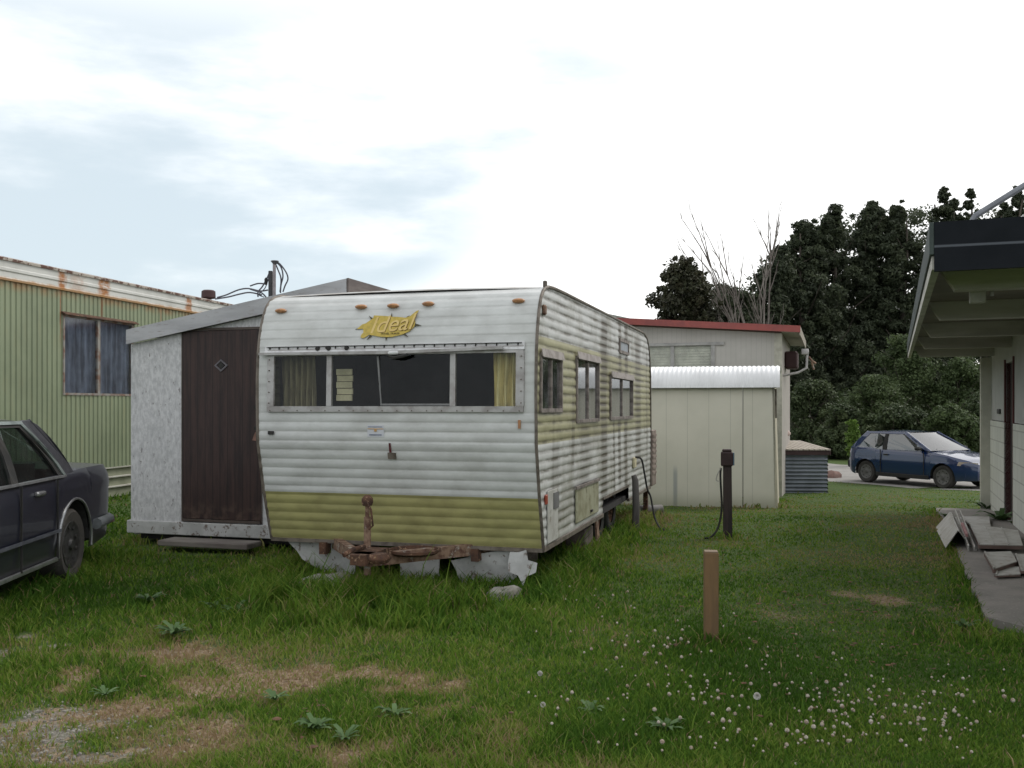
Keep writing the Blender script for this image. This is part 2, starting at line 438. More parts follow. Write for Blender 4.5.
mb = MB(); mb.box(sx0+.004, sx1-.004, sy-.0012, sy, sz1-.033, sz1-.027); mb.box((sx0+sx1)/2-.012, (sx0+sx1)/2+.012, sy-.002, sy-.0005, sz1-.052, sz1-.034, .004)
mb.build('sticker_stripe', M('sticker_orange', (.50, .30, .12)), st)
m_ink = M('sticker_ink', (.20, .22, .28))
mb = MB(); mb.box(sx0+.018, sx0+.125, sy-.001, sy, sz0+.013, sz0+.022); mb.build('print_line', m_ink, st)
mb = MB(); mb.box(sx0+.008, sx0+.13, sy-.001, sy, sz1-.017, sz1-.011); mb.build('print_line', m_ink, st)
# badge: pointed lozenge with script lettering, tilted with the front
bx, bz = on_front(390.5, 325.5); by = sfront(bz) - .009
bd = bpy.data.objects.new('badge_mount', None)
tilt = math.atan2(sfront(bz+.06)-sfront(bz-.06), .12)
out = [(-.275, -.02), (-.235, .012), (-.205, .02), (-.15, .055), (-.145, .075), (-.10, .072), (-.04, .068), (0, .062), (.05, .060), (.12, .052), (.155, .062), (.20, .096), (.222, .104), (.205, .07), (.192, .048), (.205, .018), (.2, -.012), (.165, -.045), (.10, -.068), (.02, -.082), (-.06, -.080), (-.12, -.070), (-.165, -.062), (-.205, -.085), (-.235, -.082), (-.232, -.062), (-.215, -.045), (-.222, -.02)]
def bp(px, pz, off=0):
    px, pz = px*1.05, pz*1.22
    return (bx+px, by + pz*math.sin(tilt) - off, bz + pz*math.cos(tilt))
mb = MB(); mb.prism([bp(p*1.0, q) for p, q in out], (0, .004, 0))
badge = mb.build('badge', M('badge_yellow', (.52, .38, .07), (.40, .30, .06), 30, rough=.5), tr)
m_bdk = M('badge_dark', (.08, .07, .04))
for (cx, cz, tx, tz, w) in ((-.23, -.01, -.29, -.022, .016), (.2, .0, .255, -.004, .016), (0, .06, .0, .09, .01), (-.02, -.08, -.02, -.11, .012), (.12, -.06, .16, -.085, .012), (-.15, -.065, -.18, -.10, .014), (-.16, .05, -.19, .075, .01), (.13, .052, .15, .068, .01)):
    dx, dz = tx-cx, tz-cz; l = math.hypot(dx, dz); nx, nz = -dz/l*w/1.5, dx/l*w/1.5
    mb = MB(); mb.prism([bp(cx+nx, cz+nz, -.002), bp(cx-nx, cz-nz, -.002), bp(tx, tz, -.002)], (0, .005, 0)); mb.build('badge_point', m_bdk, badge)
mr = (math.pi/2 - tilt, 0, 0)
text_mesh('Ideal', .20, M('badge_brown', (.20, .11, .04)), badge, bp(.008, .004, .0015), (math.pi/2-tilt, R(-4), 0), shear=.35, extrude=.001)
text_mesh('Ideal', .20, M('badge_cream', (.66, .50, .20), (.6, .44, .16)), badge, bp(.005, .007, .003), (math.pi/2-tilt, R(-4), 0), shear=.35, extrude=.001)
text_mesh('TRAVEL TRAILER', .022, M('badge_ink', (.05, .04, .02)), badge, bp(.01, -.058, .004), mr, shear=.1, extrude=.0005)

# side windows
def hole_frame(m, y0, y1, z0, z1, w, xo=.02, xi=-.012):
    m.box(xi, xo, y0-w, y1+w, z0-w, z0+.004); m.box(xi, xo, y0-w, y1+w, z1-.004, z1+w)
    m.box(xi, xo, y0-w, y0+.004, z0+.004, z1-.004); m.box(xi, xo, y1-.004, y1+w, z0+.004, z1-.004)
m_sf = M('side_frame', (.24, .21, .19), (.12, .10, .09), 14, rough=.6, metal=.2)
for k, (y0, y1, z0, z1) in enumerate(wins):
    mb = MB(); hole_frame(mb, y0, y1, z0, z1, .028)
    mb.box(-.01, .014, (y0+y1)/2-.012, (y0+y1)/2+.012, z0, z1)
    w = mb.build('window', m_sf, tr)
    w['label'] = ['narrow louvred side window nearest the front', 'tall middle side window', 'short rear side window'][k]
    mb = MB(); mb.box(-.006, -.002, y0, y1, z0, z1); mb.build('pane', m_glass_side, w)
    mb = MB(); mb.prism([(.02, y0-.035, z1+.012), (.038, y0-.035, z1+.002), (.024, y0-.035, z1+.07)], (0, y1-y0+.07, 0))
    mb.build('drip_hood', M('hood_grey', (.30, .27, .25), (.19, .165, .15), 10, rough=.6), w)
    if k == 0: curtain(y0, y0+.12, z0, z1, -.09, m_curtain, w, 3, .012, alongy=True)
    else: curtain(y0, y1, z0, z1 - (.20 if k == 1 else .0), -.07, M('pale_curtain', (.42, .42, .42), (.32, .32, .33), 8, rough=.9), w, 6, .012, alongy=True)
# vent louvre high on the side
y0, z1 = side(618.8, 341); y1, z0 = side(627, 353)
mb = MB(); hole_frame(mb, y0, y1, z0, z1, .03, .024, 0)
vt = mb.build('wall_vent', m_sf, tr)
mb = MB(); mb.box(.004, .012, y0, y1, z0, z1); mb.build('vent_plate', M('vent_pale', (.30, .33, .36), rough=.5), vt)
y, z = side(542.5, 310)
mb = MB(); mb.box(0, .03, y-.035, y+.035, z-.04, z+.04, .012); mb.build('side_lamp', m_rust_l, tr)
mb = MB(); mb.box(-.02, .010, .07, .11, 2.44, 2.495, .006); mb.build('roof_bracket', m_trim, tr)
# luggage hatch, front service door, stickers
y0, z1 = side(574.5, 489); y1, _ = side(597, 480); _, z0 = side(574.5, 526)
mb = MB(); mb.box(.004, .018, y0, y1, z0+.02, z1-.0, .006); hat = mb.build('luggage_hatch', M('hatch_olive', (.34, .34, .24), (.22, .21, .13), 5, rough=.6, c3=(.14, .12, .07), s3=9), tr)
mb = MB(); mb.box(.015, .03, y0-.02, y1+.02, z1-.005, z1+.022); mb.build('hatch_hinge', m_sf, hat)
mb = MB(); mb.box(.018, .034, (y0+y1)/2+.1, (y0+y1)/2+.16, z0+.06, z0+.08); mb.build('hatch_latch', m_dark, hat)
y0, z1 = side(546, 491); y1, _ = side(556.5, 491)
mb = MB(); mb.box(.004, .016, y0+.0, y1+.0, .40, z1, .006); sd = mb.build('service_door', M('service_white', (.44, .44, .41), (.34, .33, .3), 6, rough=.6, c3=(.2, .18, .14), s3=8), tr)
y0, z1 = side(551.5, 493); y1, z0 = side(556.5, 507)
mb = MB(); mb.box(.014, .022, y0, y1, z0, z1); mb.build('service_grille', M('grille_grey', (.14, .14, .14)), sd)
mb = MB(); mb.box(.0, .022, -.0+.03, .085, .72, .80, .008); mb.build('reflector', M('reflector_red', (.35, .07, .04), rough=.35), tr)
y, z = side(633, 463)
mb = MB(); mb.box(0, .03, y-.06, y+.10, z-.06, z+.07, .01); mb.build('power_inlet', m_blind, tr)
# running gear
for k, yy in enumerate((2.93, 3.68)):
    for xx in (-.12, -W+.34):
        mb = MB(); mb.lathe([(.19, -.21), (.30, -.215), (.335, -.19), (.345, -.11), (.335, -.03), (.30, 0), (.19, -.005)], 28, (xx, yy, .335), 'x')
        wh = mb.build('wheel', m_black, tr)
        mb = MB(); mb.lathe([(0, -.03), (.06, -.03), (.07, -.05), (.15, -.06), (.19, -.02), (.2, -.02)], 20, (xx, yy, .335), 'x'); mb.build('rim', m_rust, wh)
mb = MB(); mb.tube([(-W+.2, 2.93, .335), (-.2, 2.93, .335)], .03); mb.tube([(-W+.2, 3.68, .335), (-.2, 3.68, .335)], .03); mb.build('axle', m_rust, tr)
mb = MB()
for xx in (-.55, -W+.5): mb.box(xx-.03, xx+.03, -.05, L-.05, .26, .358)
mb.build('chassis_rail', m_rust, tr)
# drawbar, coupler, jack
xc = -W/2
mb = MB()
for xx in (-.42, -W+.42):
    mb.prism([(xx-.04, .25, .30), (xx+.04, .25, .30), (xc+.045, -.72, .30), (xc-.045, -.72, .30)] if xx > xc else [(xx-.04, .25, .30), (xx+.04, .25, .30), (xc+.045, -.72, .30), (xc-.045, -.72, .30)], (0, 0, .09))
mb.box(xc-.28, xc+.28, -.30, -.24, .31, .37)
mb.build('drawbar', m_rust_l, tr)
mb = MB(); mb.box(xc-.02, xc+.27, -.96, -.80, .36, .43, .03); mb.prism([(xc+.02, -1.0, .355), (xc+.14, -1.0, .355), (xc+.15, -.6, .355), (xc-.1, -.6, .355)], (0, 0, .075))
mb.tube([(xc-.04, -.98, .42), (xc, -.90, .455), (xc, -.72, .45)], .018, 8); 
mb.build('coupler', m_rust, tr)
mb = MB(); mb.tube([(xc-.02, -.62, .22), (xc-.02, -.62, .66)], .028, 10); mb.tube([(xc-.02, -.62, .64), (xc-.02, -.62, .76)], .018, 8)
jk = mb.build('tongue_jack', m_rust_l, tr)
mb = MB(); mb.lathe([(0, .74), (.035, .745), (.045, .77), (.042, .80), (.02, .825), (0, .828)], 14, (xc-.02, -.62, 0)); mb.build('jack_head', m_rust, jk)
mb = MB(); mb.tube([(xc-.02, -.65, .79), (xc+.03, -.665, .72), (xc+.045, -.665, .60), (xc+.01, -.66, .57)], .009, 6); mb.build('crank_handle', m_rust, jk)
mb = MB(); mb.lathe([(.0, .36), (.17, .362), (.2, .38), (.2, .40), (.185, .40), (.18, .375), (0, .37)], 20, (xc+.28, -.42, 0)); mb.build('bottle_tray', m_rust, tr)
# torn skirting boards below the floor
def torn(name, pts, y, lean, label, mat=m_white_p):
    o = []
    n = len(pts)
    for i in range(n):
        a, b = pts[i], pts[(i+1) % n]
        k = max(1, int(math.hypot(b[0]-a[0], b[1]-a[1])/.06))
        for q in range(k):
            t = q/k; x = a[0]+(b[0]-a[0])*t; z = a[1]+(b[1]-a[1])*t
            if q: x += random.uniform(-.012, .012); z += random.uniform(-.012, .012)
            o.append((x, y + (z-.35)*lean + .01*math.sin(x*9), z))
    m = MB(); m.prism(o, (0, .012, 0)); ob = m.build(name, mat, tr); ob['label'] = label; return ob
def fp(u, v): return TF.on_y(.02, u, v)
torn('skirting_board', [fp(450, 561), fp(475, 554), fp(514, 549.5), fp(515, 578), fp(500, 592), fp(462, 592)], .02, -.25, 'large white skirting board leaning out below the front')
torn('skirting_board', [fp(512, 551), fp(528, 549), fp(530, 559), fp(539, 562), fp(538, 571), fp(529, 575), fp(526, 584), fp(521, 574), fp(511, 570)], -.03, .12, 'crumpled torn end of skirting at the corner')
torn('skirting_board', [fp(284, 538), fp(352, 540), fp(352, 575), fp(325, 578), (fp(300, 560)[0], fp(300, 560)[1])], .05, -.1, 'torn white skirting board at the left')
torn('skirting_board', [fp(395, 560), fp(437, 558), fp(436, 590), fp(398, 590)], .08, -.1, 'small white board behind the drawbar')
m_brick = M('grey_block', (.16, .13, .12), (.10, .08, .07), 9, rough=.9, bump=.4)
for (bx0, by0) in ((-1.9, .3), (-.5, .6), (-.3, 2.1)):
    mb = MB(); mb.box(bx0, bx0+.2, by0, by0+.4, .0, .26, .01); mb.build('support_block', m_brick, tr)
# boards seen inside the wheel opening
mb = MB(); mb.prism([(-.05, 2.52, .0), (-.05, 2.64, .0), (-.10, 2.70, .5), (-.10, 2.60, .5)], (-.02, 0, 0)); mb.build('loose_board', m_rust_l, tr)
# rear ladder/rack panel
y0, _ = side(650, 430)
mb = MB(); mb.box(-.02, .03, L+.02, L+.42, .38, 1.16, .01)
for k in range(8): mb.box(.03, .04, L+.04, L+.40, .54+k*.075, .575+k*.075)
mb.build('rear_hatch_panel', M('panel_brown', (.26, .21, .18), (.17, .13, .11), 6, rough=.7), tr)
mb = MB(); mb.box(-.10, -.04, L+.02, L+.10, -.1, .5); mb.build('rear_prop', m_rust, tr)

# drum under the rear, standpipe, cord
def at_ground(u, v): x, y = ground_at(u, v); return x, y, G(x, y)
x, y, z = at_ground(652, 517)
dr = MB(); dr.lathe([(0, -.17), (.06, -.17), (.07, -.16), (.07, .16), (.06, .17), (0, .17)], 20, (0, 0, .09), 'x')
o = dr.build('waste_pipe', M('grey_plastic', (.20, .19, .18), (.13, .12, .11), 6, rough=.7), None); o.location = (x, y+.1, z); o.rotation_euler = (0, 0, R(12))
tag(o, 'short fat grey pipe lying in the grass behind the rear corner of the trailer', 'pipe')
x, y = TF.world(.10, 4.05); z = G(x, y)
mb = MB(); mb.tube([(0, 0, -.05), (.01, 0, .3), (0, 0, .62), (-.02, 0, .68)], [.045, .045, .04, .03], 10)
o = mb.build('riser_post', M('grey_wood_post', (.12, .11, .105), (.07, .06, .058), 12, rough=.85, stretch=(1, 1, .2)), None); o.location = (x, y, z)
tag(o, 'stubby grey post standing against the trailer side by the wheel opening', 'post')
yi, zi = side(633, 461)
pts = []
for p in [(.03, yi, zi+.05), (.10, yi+.03, zi+.02), (.13, yi+.08, zi-.15), (.16, yi+.12, zi-.35), (.20, yi+.14, .36), (.26, yi+.05, .14), (.34, yi-.1, .03), (.42, yi-.3, .02)]:
    X, Y = TF.world(p[0], p[1]); pts.append((X, Y, p[2] + (G(X, Y) if p[2] < .3 else 0)))
def smooth_pts(pts, n=6):
    out = []; P_ = [Vector(p) for p in pts]; P_ = [P_[0]] + P_ + [P_[-1]]
    for i in range(1, len(P_)-2):
        for k in range(n):
            t = k/n; a, b, c, d = P_[i-1], P_[i], P_[i+1], P_[i+2]
            out.append(.5*((2*b) + (-a+c)*t + (2*a-5*b+4*c-d)*t*t + (-a+3*b-3*c+d)*t**3))
    return out + [P_[-2]]
tag(MB().tube(smooth_pts(pts), .012, 6).build('power_cord', m_black), 'black power cord hanging from the trailer side into the grass', 'cord')

# ------------------------------------------------------------------ lean-to beside the trailer
LF = Frame(-2.47, 9.85, A)
lt = thing('lean_to_shed', (-2.47, 9.85, 0), A, 'white chipboard lean-to with dark brown door and grey sloping fascia beside the trailer', 'shed')
def lw(u, v): return LF.on_y(0, u, v)
t = NT('painted_chipboard')
flk = t.noise(26, 5, .75, (1, 1, .45)); n1 = t.noise(17, 6, .75, (1, 1, .45))
col = t.mix(t.step(flk, .38, .62), (.58, .58, .58), (.42, .42, .425))
col = t.mix(t.step(n1, .585, .64), col, (.20, .185, .18))
col = t.mix(t.math('MULTIPLY', t.step(t.noise(2.5, 6), .5, .8), .5), col, (.32, .33, .33))
m_osb = t.done(col, .8, 0, t.bump(flk, .3, .006), .3)
xl = -1.745; xr = .84; def_top = lambda x: 2.165 + (x+1.78)*.1705
x0, dz1 = lw(183, 331.5); x1, _ = lw(261.5, 328); dz0 = lw(220, 521.5)[1]
th = -.05
mb = MB()
mb.box(xl, x0-.012, 0, .05, .20, 2.0)
mb.prism([(xl, 0, 2.0), (x0-.012, 0, 2.0), (x0-.012, 0, def_top(x0)), (xl, 0, def_top(xl))], (0, .05, 0))
mb.prism([(x0-.012, .004, dz1+.03), (x1+.012, .004, dz1+.03), (x1+.012, .004, def_top(x1)), (x0-.012, .004, def_top(x0))], (0, .05, 0))
mb.prism([(x1+.012, 0, .2), (xr, 0, .2), (xr, 0, def_top(xr)), (x1+.012, 0, def_top(x1))], (0, .05, 0))
mb.build('front_wall', m_osb, lt)
mb = MB(); mb.prism([(xl, .05, .1), (xl, 3.6, .1), (xl, 3.6, 2.19), (xl, .05, 2.19)], (.04, 0, 0)); mb.build('side_wall', m_osb, lt)
mb = MB(); mb.prism([(xr-.05, .05, .1), (xr-.05, 3.6, .1), (xr-.05, 3.6, 2.65), (xr-.05, .05, 2.65)], (.04, 0, 0)); mb.build('side_wall', m_osb, lt)
mb = MB(); mb.box(xl-.03, xr, -.035, .045, .125, .262, .006); mb.build('base_board', m_white_p, lt)
mb = MB(); mb.box(xl+.05, xr-.05, .1, 3.5, .05, .16); mb.build('floor', m_dark, lt)
# door
t = NT('brown_door_wood'); x_, y_, z_ = t.xyz()
plank = t.math('PINGPONG', x_, .045)
col = t.mix(t.step(t.noise(14, 6, .7, (1, 1, .12)), .35, .7), (.046, .025, .022), (.020, .012, .012))
col = t.mix(t.math('MULTIPLY', t.step(plank, .008, .001), .8), col, (.012, .008, .008))
col = t.mix(t.math('MULTIPLY', t.step(z_, .55, .27), t.step(t.noise(9, 5), .4, .7)), col, (.10, .065, .05))
m_door = t.done(col, .6, 0, t.bump(t.step(plank, .008, .0), -.4, .01), .4)
mb = MB(); mb.box(x0, x1, -.012, .03, dz0+.02, dz1, .006); door = mb.build('door', m_door, lt)
mb = MB()
cx, cz = lw(222, 365.5)
def dia(m, r, h, y0, y1): m.prism([(cx-r, y0, cz), (cx, y0, cz+h), (cx+r, y0, cz), (cx, y0, cz-h)], (0, y1-y0, 0))
def diaring(m, r, h, w, y0, y1):
    a = [(-r, 0), (0, h), (r, 0), (0, -h)]; b = [(-r*w, 0), (0, h*w), (r*w, 0), (0, -h*w)]
    for i in range(4):
        j = (i+1) % 4
        m.prism([(cx+a[i][0], y0, cz+a[i][1]), (cx+a[j][0], y0, cz+a[j][1]), (cx+b[j][0], y0, cz+b[j][1]), (cx+b[i][0], y0, cz+b[i][1])], (0, y1-y0, 0))
diaring(mb, .082, .066, .68, -.022, -.010); mb.build('diamond_trim', M('pewter', (.13, .12, .13), rough=.5, metal=.3), door)
mb = MB(); dia(mb, .040, .038, -.020, -.010); mb.build('peephole', m_black, door)
for v in (407.5, 428):
    q, z = lw(256.5, v); mb = MB(); mb.lathe([(0, -.024), (.018, -.024), (.022, -.012)], 14, (q, 0, z), 'y'); mb.build('lock_hole', m_black, door)
q, z = lw(258.5, 417); mb = MB(); mb.box(q-.018, q+.012, -.02, -.01, z-.025, z+.025); mb.build('latch_plate', m_alu, door)
q, z = lw(255.5, 436.5); mb = MB(); mb.prism([(q-.03, -.0145, z-.04), (q+.03, -.0145, z-.045), (q+.032, -.0145, z+.05), (q+.005, -.0145, z+.045), (q-.012, -.0145, z+.01)], (0, .003, 0)); mb.build('bare_wood_scar', M('bare_wood', (.22, .12, .09)), door)
mb = MB(); mb.box(x0-.012, x0, -.012, .03, dz0-.005, dz1+.03); mb.box(x1, x1+.012, -.012, .03, dz0-.005, dz1+.03); mb.box(x0, x1, -.012, .03, dz1+.004, dz1+.03); mb.box(x0, x1, -.03, .03, dz0-.006, dz0+.018)
mb.build('door_frame', M('dark_frame', (.09, .07, .06)), lt)
# fascia
mb = MB(); fa = lambda x: 2.165+(x+1.78)*.1705
xL = -1.755
mb.prism([(xL, -.07, fa(xL)), (xr+.02, -.07, fa(xr)), (xr+.02, -.07, fa(xr)+.17), (xL, -.07, fa(xL)+.155)], (0, .03, 0))
mb.build('fascia', M('grey_fascia', (.42, .42, .43), (.34, .34, .35), 3, rough=.7, stretch=(.5, 1, 3), c3=(.28, .26, .25), s3=14), lt)
mb = MB(); mb.prism([(xL, -.035, fa(xL)+.10), (xr+.02, -.035, fa(xr)+.115), (xr+.02, -.035, fa(xr)+.165), (xL, -.035, fa(xL)+.15)], (0, 3.9, 0))
mb.build('roof', M('felt_roof', (.10, .10, .10)), lt)
mb = MB(); mb.prism([(xr+.023, -.07, fa(xr)-.02), (xr+.023, -.07, fa(xr)+.174), (xr+.023, 3.8, fa(xr)+.174), (xr+.023, 3.8, fa(xr)-.35)], (.02, 0, 0))
mb.build('side_fascia', M('brown_fascia', (.13, .11, .10), (.09, .075, .07), 5, rough=.8, stretch=(1, .5, 3)), lt)
# step plank
x, y, z = at_ground(211, 552)
mb = MB(); mb.box(-.52, .52, -.14, .14, .02, .075, .008); o = mb.build('step_plank', M('grey_plank', (.20, .18, .16), (.13, .11, .10), 8, rough=.9, stretch=(.2, 1, 1), bump=.3), None)
o.location = (x, y-.05, z+.05); o.rotation_euler = (0, 0, A); tag(o, 'flat weathered plank lying in front of the brown door', 'plank')

# flat stones in the grass
STONES = []
for k, (u, v, s, lab) in enumerate(((325, 590, .17, 'flat pale stone in the grass left of the drawbar'), (504, 603, .10, 'small round stone in the grass in front of the torn skirting'))):
    x, y, z = at_ground(u, v); mb = MB(); n = 14
    ring = [s*(1+.22*math.sin(i*2.3+k)) for i in range(n)]
    vs = []
    for (f, h) in ((1.0, -.02), (1.02, .03), (.85, .05), (.0, .055)):
        for i in range(n): a = 2*math.pi*i/n; vs.append((ring[i]*f*math.cos(a), .55*ring[i]*f*math.sin(a), h + .012*math.sin(i*1.7)))
    fs = [(j*n+i, j*n+(i+1) % n, (j+1)*n+(i+1) % n, (j+1)*n+i) for j in range(3) for i in range(n)]
    mb.add(vs, fs, True); o = mb.build('flat_stone', M('stone', (.26, .25, .22), (.18, .17, .14), 9, rough=.95, bump=.5)); STONES.append((x, y)); o.location = (x, y, z+.06); o.scale = (1.2, 1.2, 1); o.rotation_euler = (R(6), R(-4), .3)
    tag(o, lab, 'stone')

# ------------------------------------------------------------------ green mobile home
MA = -math.atan2(.2139, .9769)
MF = Frame(-7.67, 10.0, MA)
mh = thing('mobile_home', (-7.67, 10.0, 0), MA, 'green ribbed metal mobile home with rust-stained white eave band', 'mobile home')
t = NT('green_ribbed_metal'); x_, y_, z_ = t.xyz()
col = t.mix(t.step(t.noise(1.2, 5, .6), .35, .7), (.225, .26, .165), (.185, .215, .135))
col = t.mix(t.math('MULTIPLY', t.step(t.noise(5, 6, .7, (1, 2, .3)), .5, .8), .6), col, (.25, .24, .13))
jit = t.math('MULTIPLY', t.math('SUBTRACT', t.noise(5, 5, .7, (1, 2, .6)), .5), .10)
yj = t.math('ADD', y_, jit)
for yc, w, z0, amt in ((4.29, .035, 2.55, .9), (5.25, .04, 2.82, .8), (6.9, .05, 2.9, .6)):
    col = t.mix(t.math('MULTIPLY', t.math('MULTIPLY', t.band(yj, yc, w), t.step(z_, z0-.3, z0+.3)), amt), col, (.24, .11, .045))
col = t.mix(t.math('MULTIPLY', t.step(z_, 3.06, 3.22), t.step(t.noise(4, 5), .3, .7)), col, (.27, .15, .06))
m_green = t.done(col, .5, 0, None, .4)
wy0, wy1, wz0, wz1 = 4.34, 6.07, 1.665, 2.88
def corr_profile(y, p=.105, d=.016):
    q = (y/p) % 1.0
    return d*float(np.interp(q, [0, .12, .22, .78, .88, 1], [0, 0, 1, 1, 0, 0]))
ys = [-1.0]
k = -10
for i in range(-10, 145):
    for q in (0, .12, .22, .78, .88):
        ys.append((i+q)*.105)
ys = sorted(set([q for q in ys if q <= 14.5] + [wy0, wy1, 14.5]))
mb = MB(); zz = [.51, wz0, wz1, 3.25]
mb.grid([[(corr_profile(y), y, z) for y in ys] for z in zz], False, lambda i, j: i == 1 and wy0-1e-4 <= ys[j] < wy1-1e-4)
mb.build('wall', m_green, mh)
mb = MB(); mb.box(-4, -.65, -1.0, 14.5, .3, 3.3); mb.build('end_wall', m_green, mh)
# eave band with ridges
t = NT('rusty_white_band'); x_, y_, z_ = t.xyz()
col = t.mix(t.step(t.noise(2, 5), .4, .7), (.56, .56, .53), (.46, .46, .43))
n1 = t.noise(5, 6, .75, (1, 1, .35)); n2 = t.noise(14, 5, .7, (1, .6, 1))
yj = t.math('ADD', y_, t.math('MULTIPLY', t.math('SUBTRACT', n1, .5), .22))
for yc, w, amt in ((4.30, .13, 1), (5.28, .19, 1), (7.75, .14, .9), (1.0, .2, .8), (9.5, .2, .9), (4.65, .25, .35)):
    col = t.mix(t.math('MULTIPLY', t.band(yj, yc, w), t.math('MULTIPLY', amt, t.step(n2, .3, .55))), col, (.33, .13, .035))
low = t.step(t.math('ADD', z_, t.math('MULTIPLY', t.math('SUBTRACT', n1, .5), .10)), 3.295, 3.245)
col = t.mix(t.math('MULTIPLY', low, .9), col, (.36, .19, .07))
m_band = t.done(col, .5, 0, None, .4)
mb = MB(); pr = [(.02, 3.225), (.045, 3.23), (.05, 3.26), (.035, 3.275), (.035, 3.35), (.05, 3.365), (.05, 3.40), (.035, 3.415), (.04, 3.50), (.02, 3.51)]
mb.grid([[(x, -1.0, z), (x, 14.5, z)] for x, z in pr]); mb.build('eave_band', m_band, mh)
t = NT('flaky_roof_edge')
col = t.mix(t.step(t.noise(9, 4, .7, (1, 1, 1)), .47, .53), (.12, .06, .045), (.42, .38, .33))
m_edge = t.done(col, .8)
mb = MB(); mb.prism([(.06, -1, 3.50), (.065, -1, 3.535), (-.03, -1, 3.565), (-.03, -1, 3.50)], (0, 15.5, 0)); mb.build('roof_edge', m_edge, mh)
mb = MB(); mb.prism([(.0, -1, 3.50), (-2, -1, 3.72), (-4, -1, 3.50)], (0, 15.5, 0)); mb.build('roof', M('roof_metal', (.32, .3, .27)), mh)
# skirting in horizontal boards with pale lips
mb = MB()
for k, (z0, z1) in enumerate(((.36, .50), (.20, .345), (.02, .185))): mb.box(-.06, -.025, -1, 14.5, z0, z1)
sk = mb.build('skirting', M('skirting_olive', (.23, .24, .17), (.18, .19, .13), 4, rough=.7), mh)
mb = MB()
for z in (.50, .348, .188): mb.prism([(-.028, -1, z), (.022, -1, z-.01), (.026, -1, z+.008), (-.028, -1, z+.014)], (0, 15.5, 0))
mb.build('skirting_lip', M('lip_white', (.5, .49, .44), (.38, .36, .32), 6), sk)
# window
m_rusty_frame = M('rusty_frame', (.25, .24, .22), (.16, .08, .05), 9, rough=.6, metal=.1)
def frame_x(m, y0, y1, z0, z1, w, xa, xb):
    m.box(xa, xb, y0, y1, z0, z0+w); m.box(xa, xb, y0, y1, z1-w, z1); m.box(xa, xb, y0, y0+w, z0+w, z1-w); m.box(xa, xb, y1-w, y1, z0+w, z1-w)
mb = MB(); ym = 5.17
frame_x(mb, wy0-.01, ym, wz0, wz1, .035, -.02, .03); frame_x(mb, ym+.003, wy1+.01, wz0, wz1, .035, -.02, .022)
w = mb.build('window', m_rusty_frame, mh)
mb = MB(); mb.prism([(.015, wy0-.04, wz1+.003), (.085, wy0-.04, wz1-.012), (.085, wy0-.04, wz1+.0), (.015, wy0-.04, wz1+.04)], (0, wy1-wy0+.12, 0)); mb.build('window_hood', m_rust, w)
mb = MB(); mb.box(.0, .004, wy0+.02, wy1-.02, wz0+.03, wz1-.03); mb.build('pane', glass('home_glass', (.85, .88, .92), .1, (.06, .065, .08), .08, 1.3), w)
curtain(wy0+.02, wy1-.02, wz0, wz1, -.05, M('blue_grey_curtain', (.21, .225, .26), (.075, .08, .10), 5, rough=.9, stretch=(1, 3, .3)), w, 13, .02, alongy=True)
mb = MB(); mb.box(-.6, -.5, wy0-.3, wy1+.3, wz0-.2, wz1+.1); mb.build('window_backing', m_dark, w)
# roof vent
y, z = MF.on_x(-.3, 208.5, 300)
mb = MB(); mb.tube([(-.3, y, 3.45), (-.3, y, z+.02)], .06, 12); mb.lathe([(0, .20), (.10, .195), (.135, .17), (.14, .05), (.12, .03), (.05, .02)], 18, (-.3, y, z)); mb.build('roof_vent', M('dark_rust_cap', (.06, .03, .03)), mh)

# ------------------------------------------------------------------ service mast behind
x = (271.5-512)/F*19.5; y = 19.5
sm = thing('service_mast', (x, y, 0), 0, 'dark service mast with a weatherhead and drooping wires above the lean-to roof', 'mast')
zt = lambda v, d=19.5: EYE - (v-HZ)*d/F
mb = MB(); mb.box(-.055, .02, -.05, .05, 0, zt(271), .01); mb.build('pole', M('dark_pole', (.05, .05, .055)), sm)
mb = MB(); mb.tube([(.07, -.05, 0), (.07, -.05, zt(263))], .032, 10); mb.build('conduit', M('pinkish_conduit', (.30, .27, .28)), sm)
mb = MB(); mb.lathe([(.03, zt(264)-.02), (.06, zt(263)), (.085, zt(261.6)), (.07, zt(261)), (0, zt(260.6))], 12, (.08, -.05, 0)); mb.build('weatherhead', M('dark_grey_metal', (.12, .12, .14)), sm)
def q(u, v, dy=0): return ((u-512)/F*(19.5+dy) - x, dy, zt(v, 19.5+dy))
wl = [[q(276, 262), q(280, 264), q(286, 272), q(288, 279), q(285, 286), q(283, 292)], [q(276, 262), q(281, 267), q(283, 276), q(281, 285), q(280.5, 293)], [q(275, 263), q(278, 270), q(281, 279), q(280, 292)],
      [q(270, 271), q(268, 276), q(265, 282), q(262, 287), q(258, 292), q(258, 297)], [q(270, 272), q(268, 280), q(265, 288), q(261, 292), q(259, 295), q(264, 297)],
      [q(266, 284), q(258, 283.5), q(250, 286)], [q(268, 290), q(260, 291), q(248, 288.5), q(238, 290), q(226, 295), q(217, 297.5)], [q(262, 295), q(250, 292.5), q(240, 294), q(228, 297), q(215, 299)], [q(266, 297), q(262, 293), q(256, 291), q(250, 289)]]
for k, p in enumerate(wl): MB().tube(smooth_pts(p, 4), .016 if k != 4 else .011, 5).build('wire', M('wire_grey', (.10, .10, .12)), sm)
mb = MB(); mb.lathe([(0, -.09), (.03, -.07), (.035, .04), (0, .08)], 8, q(266, 281)); mb.build('insulator', m_black, sm)

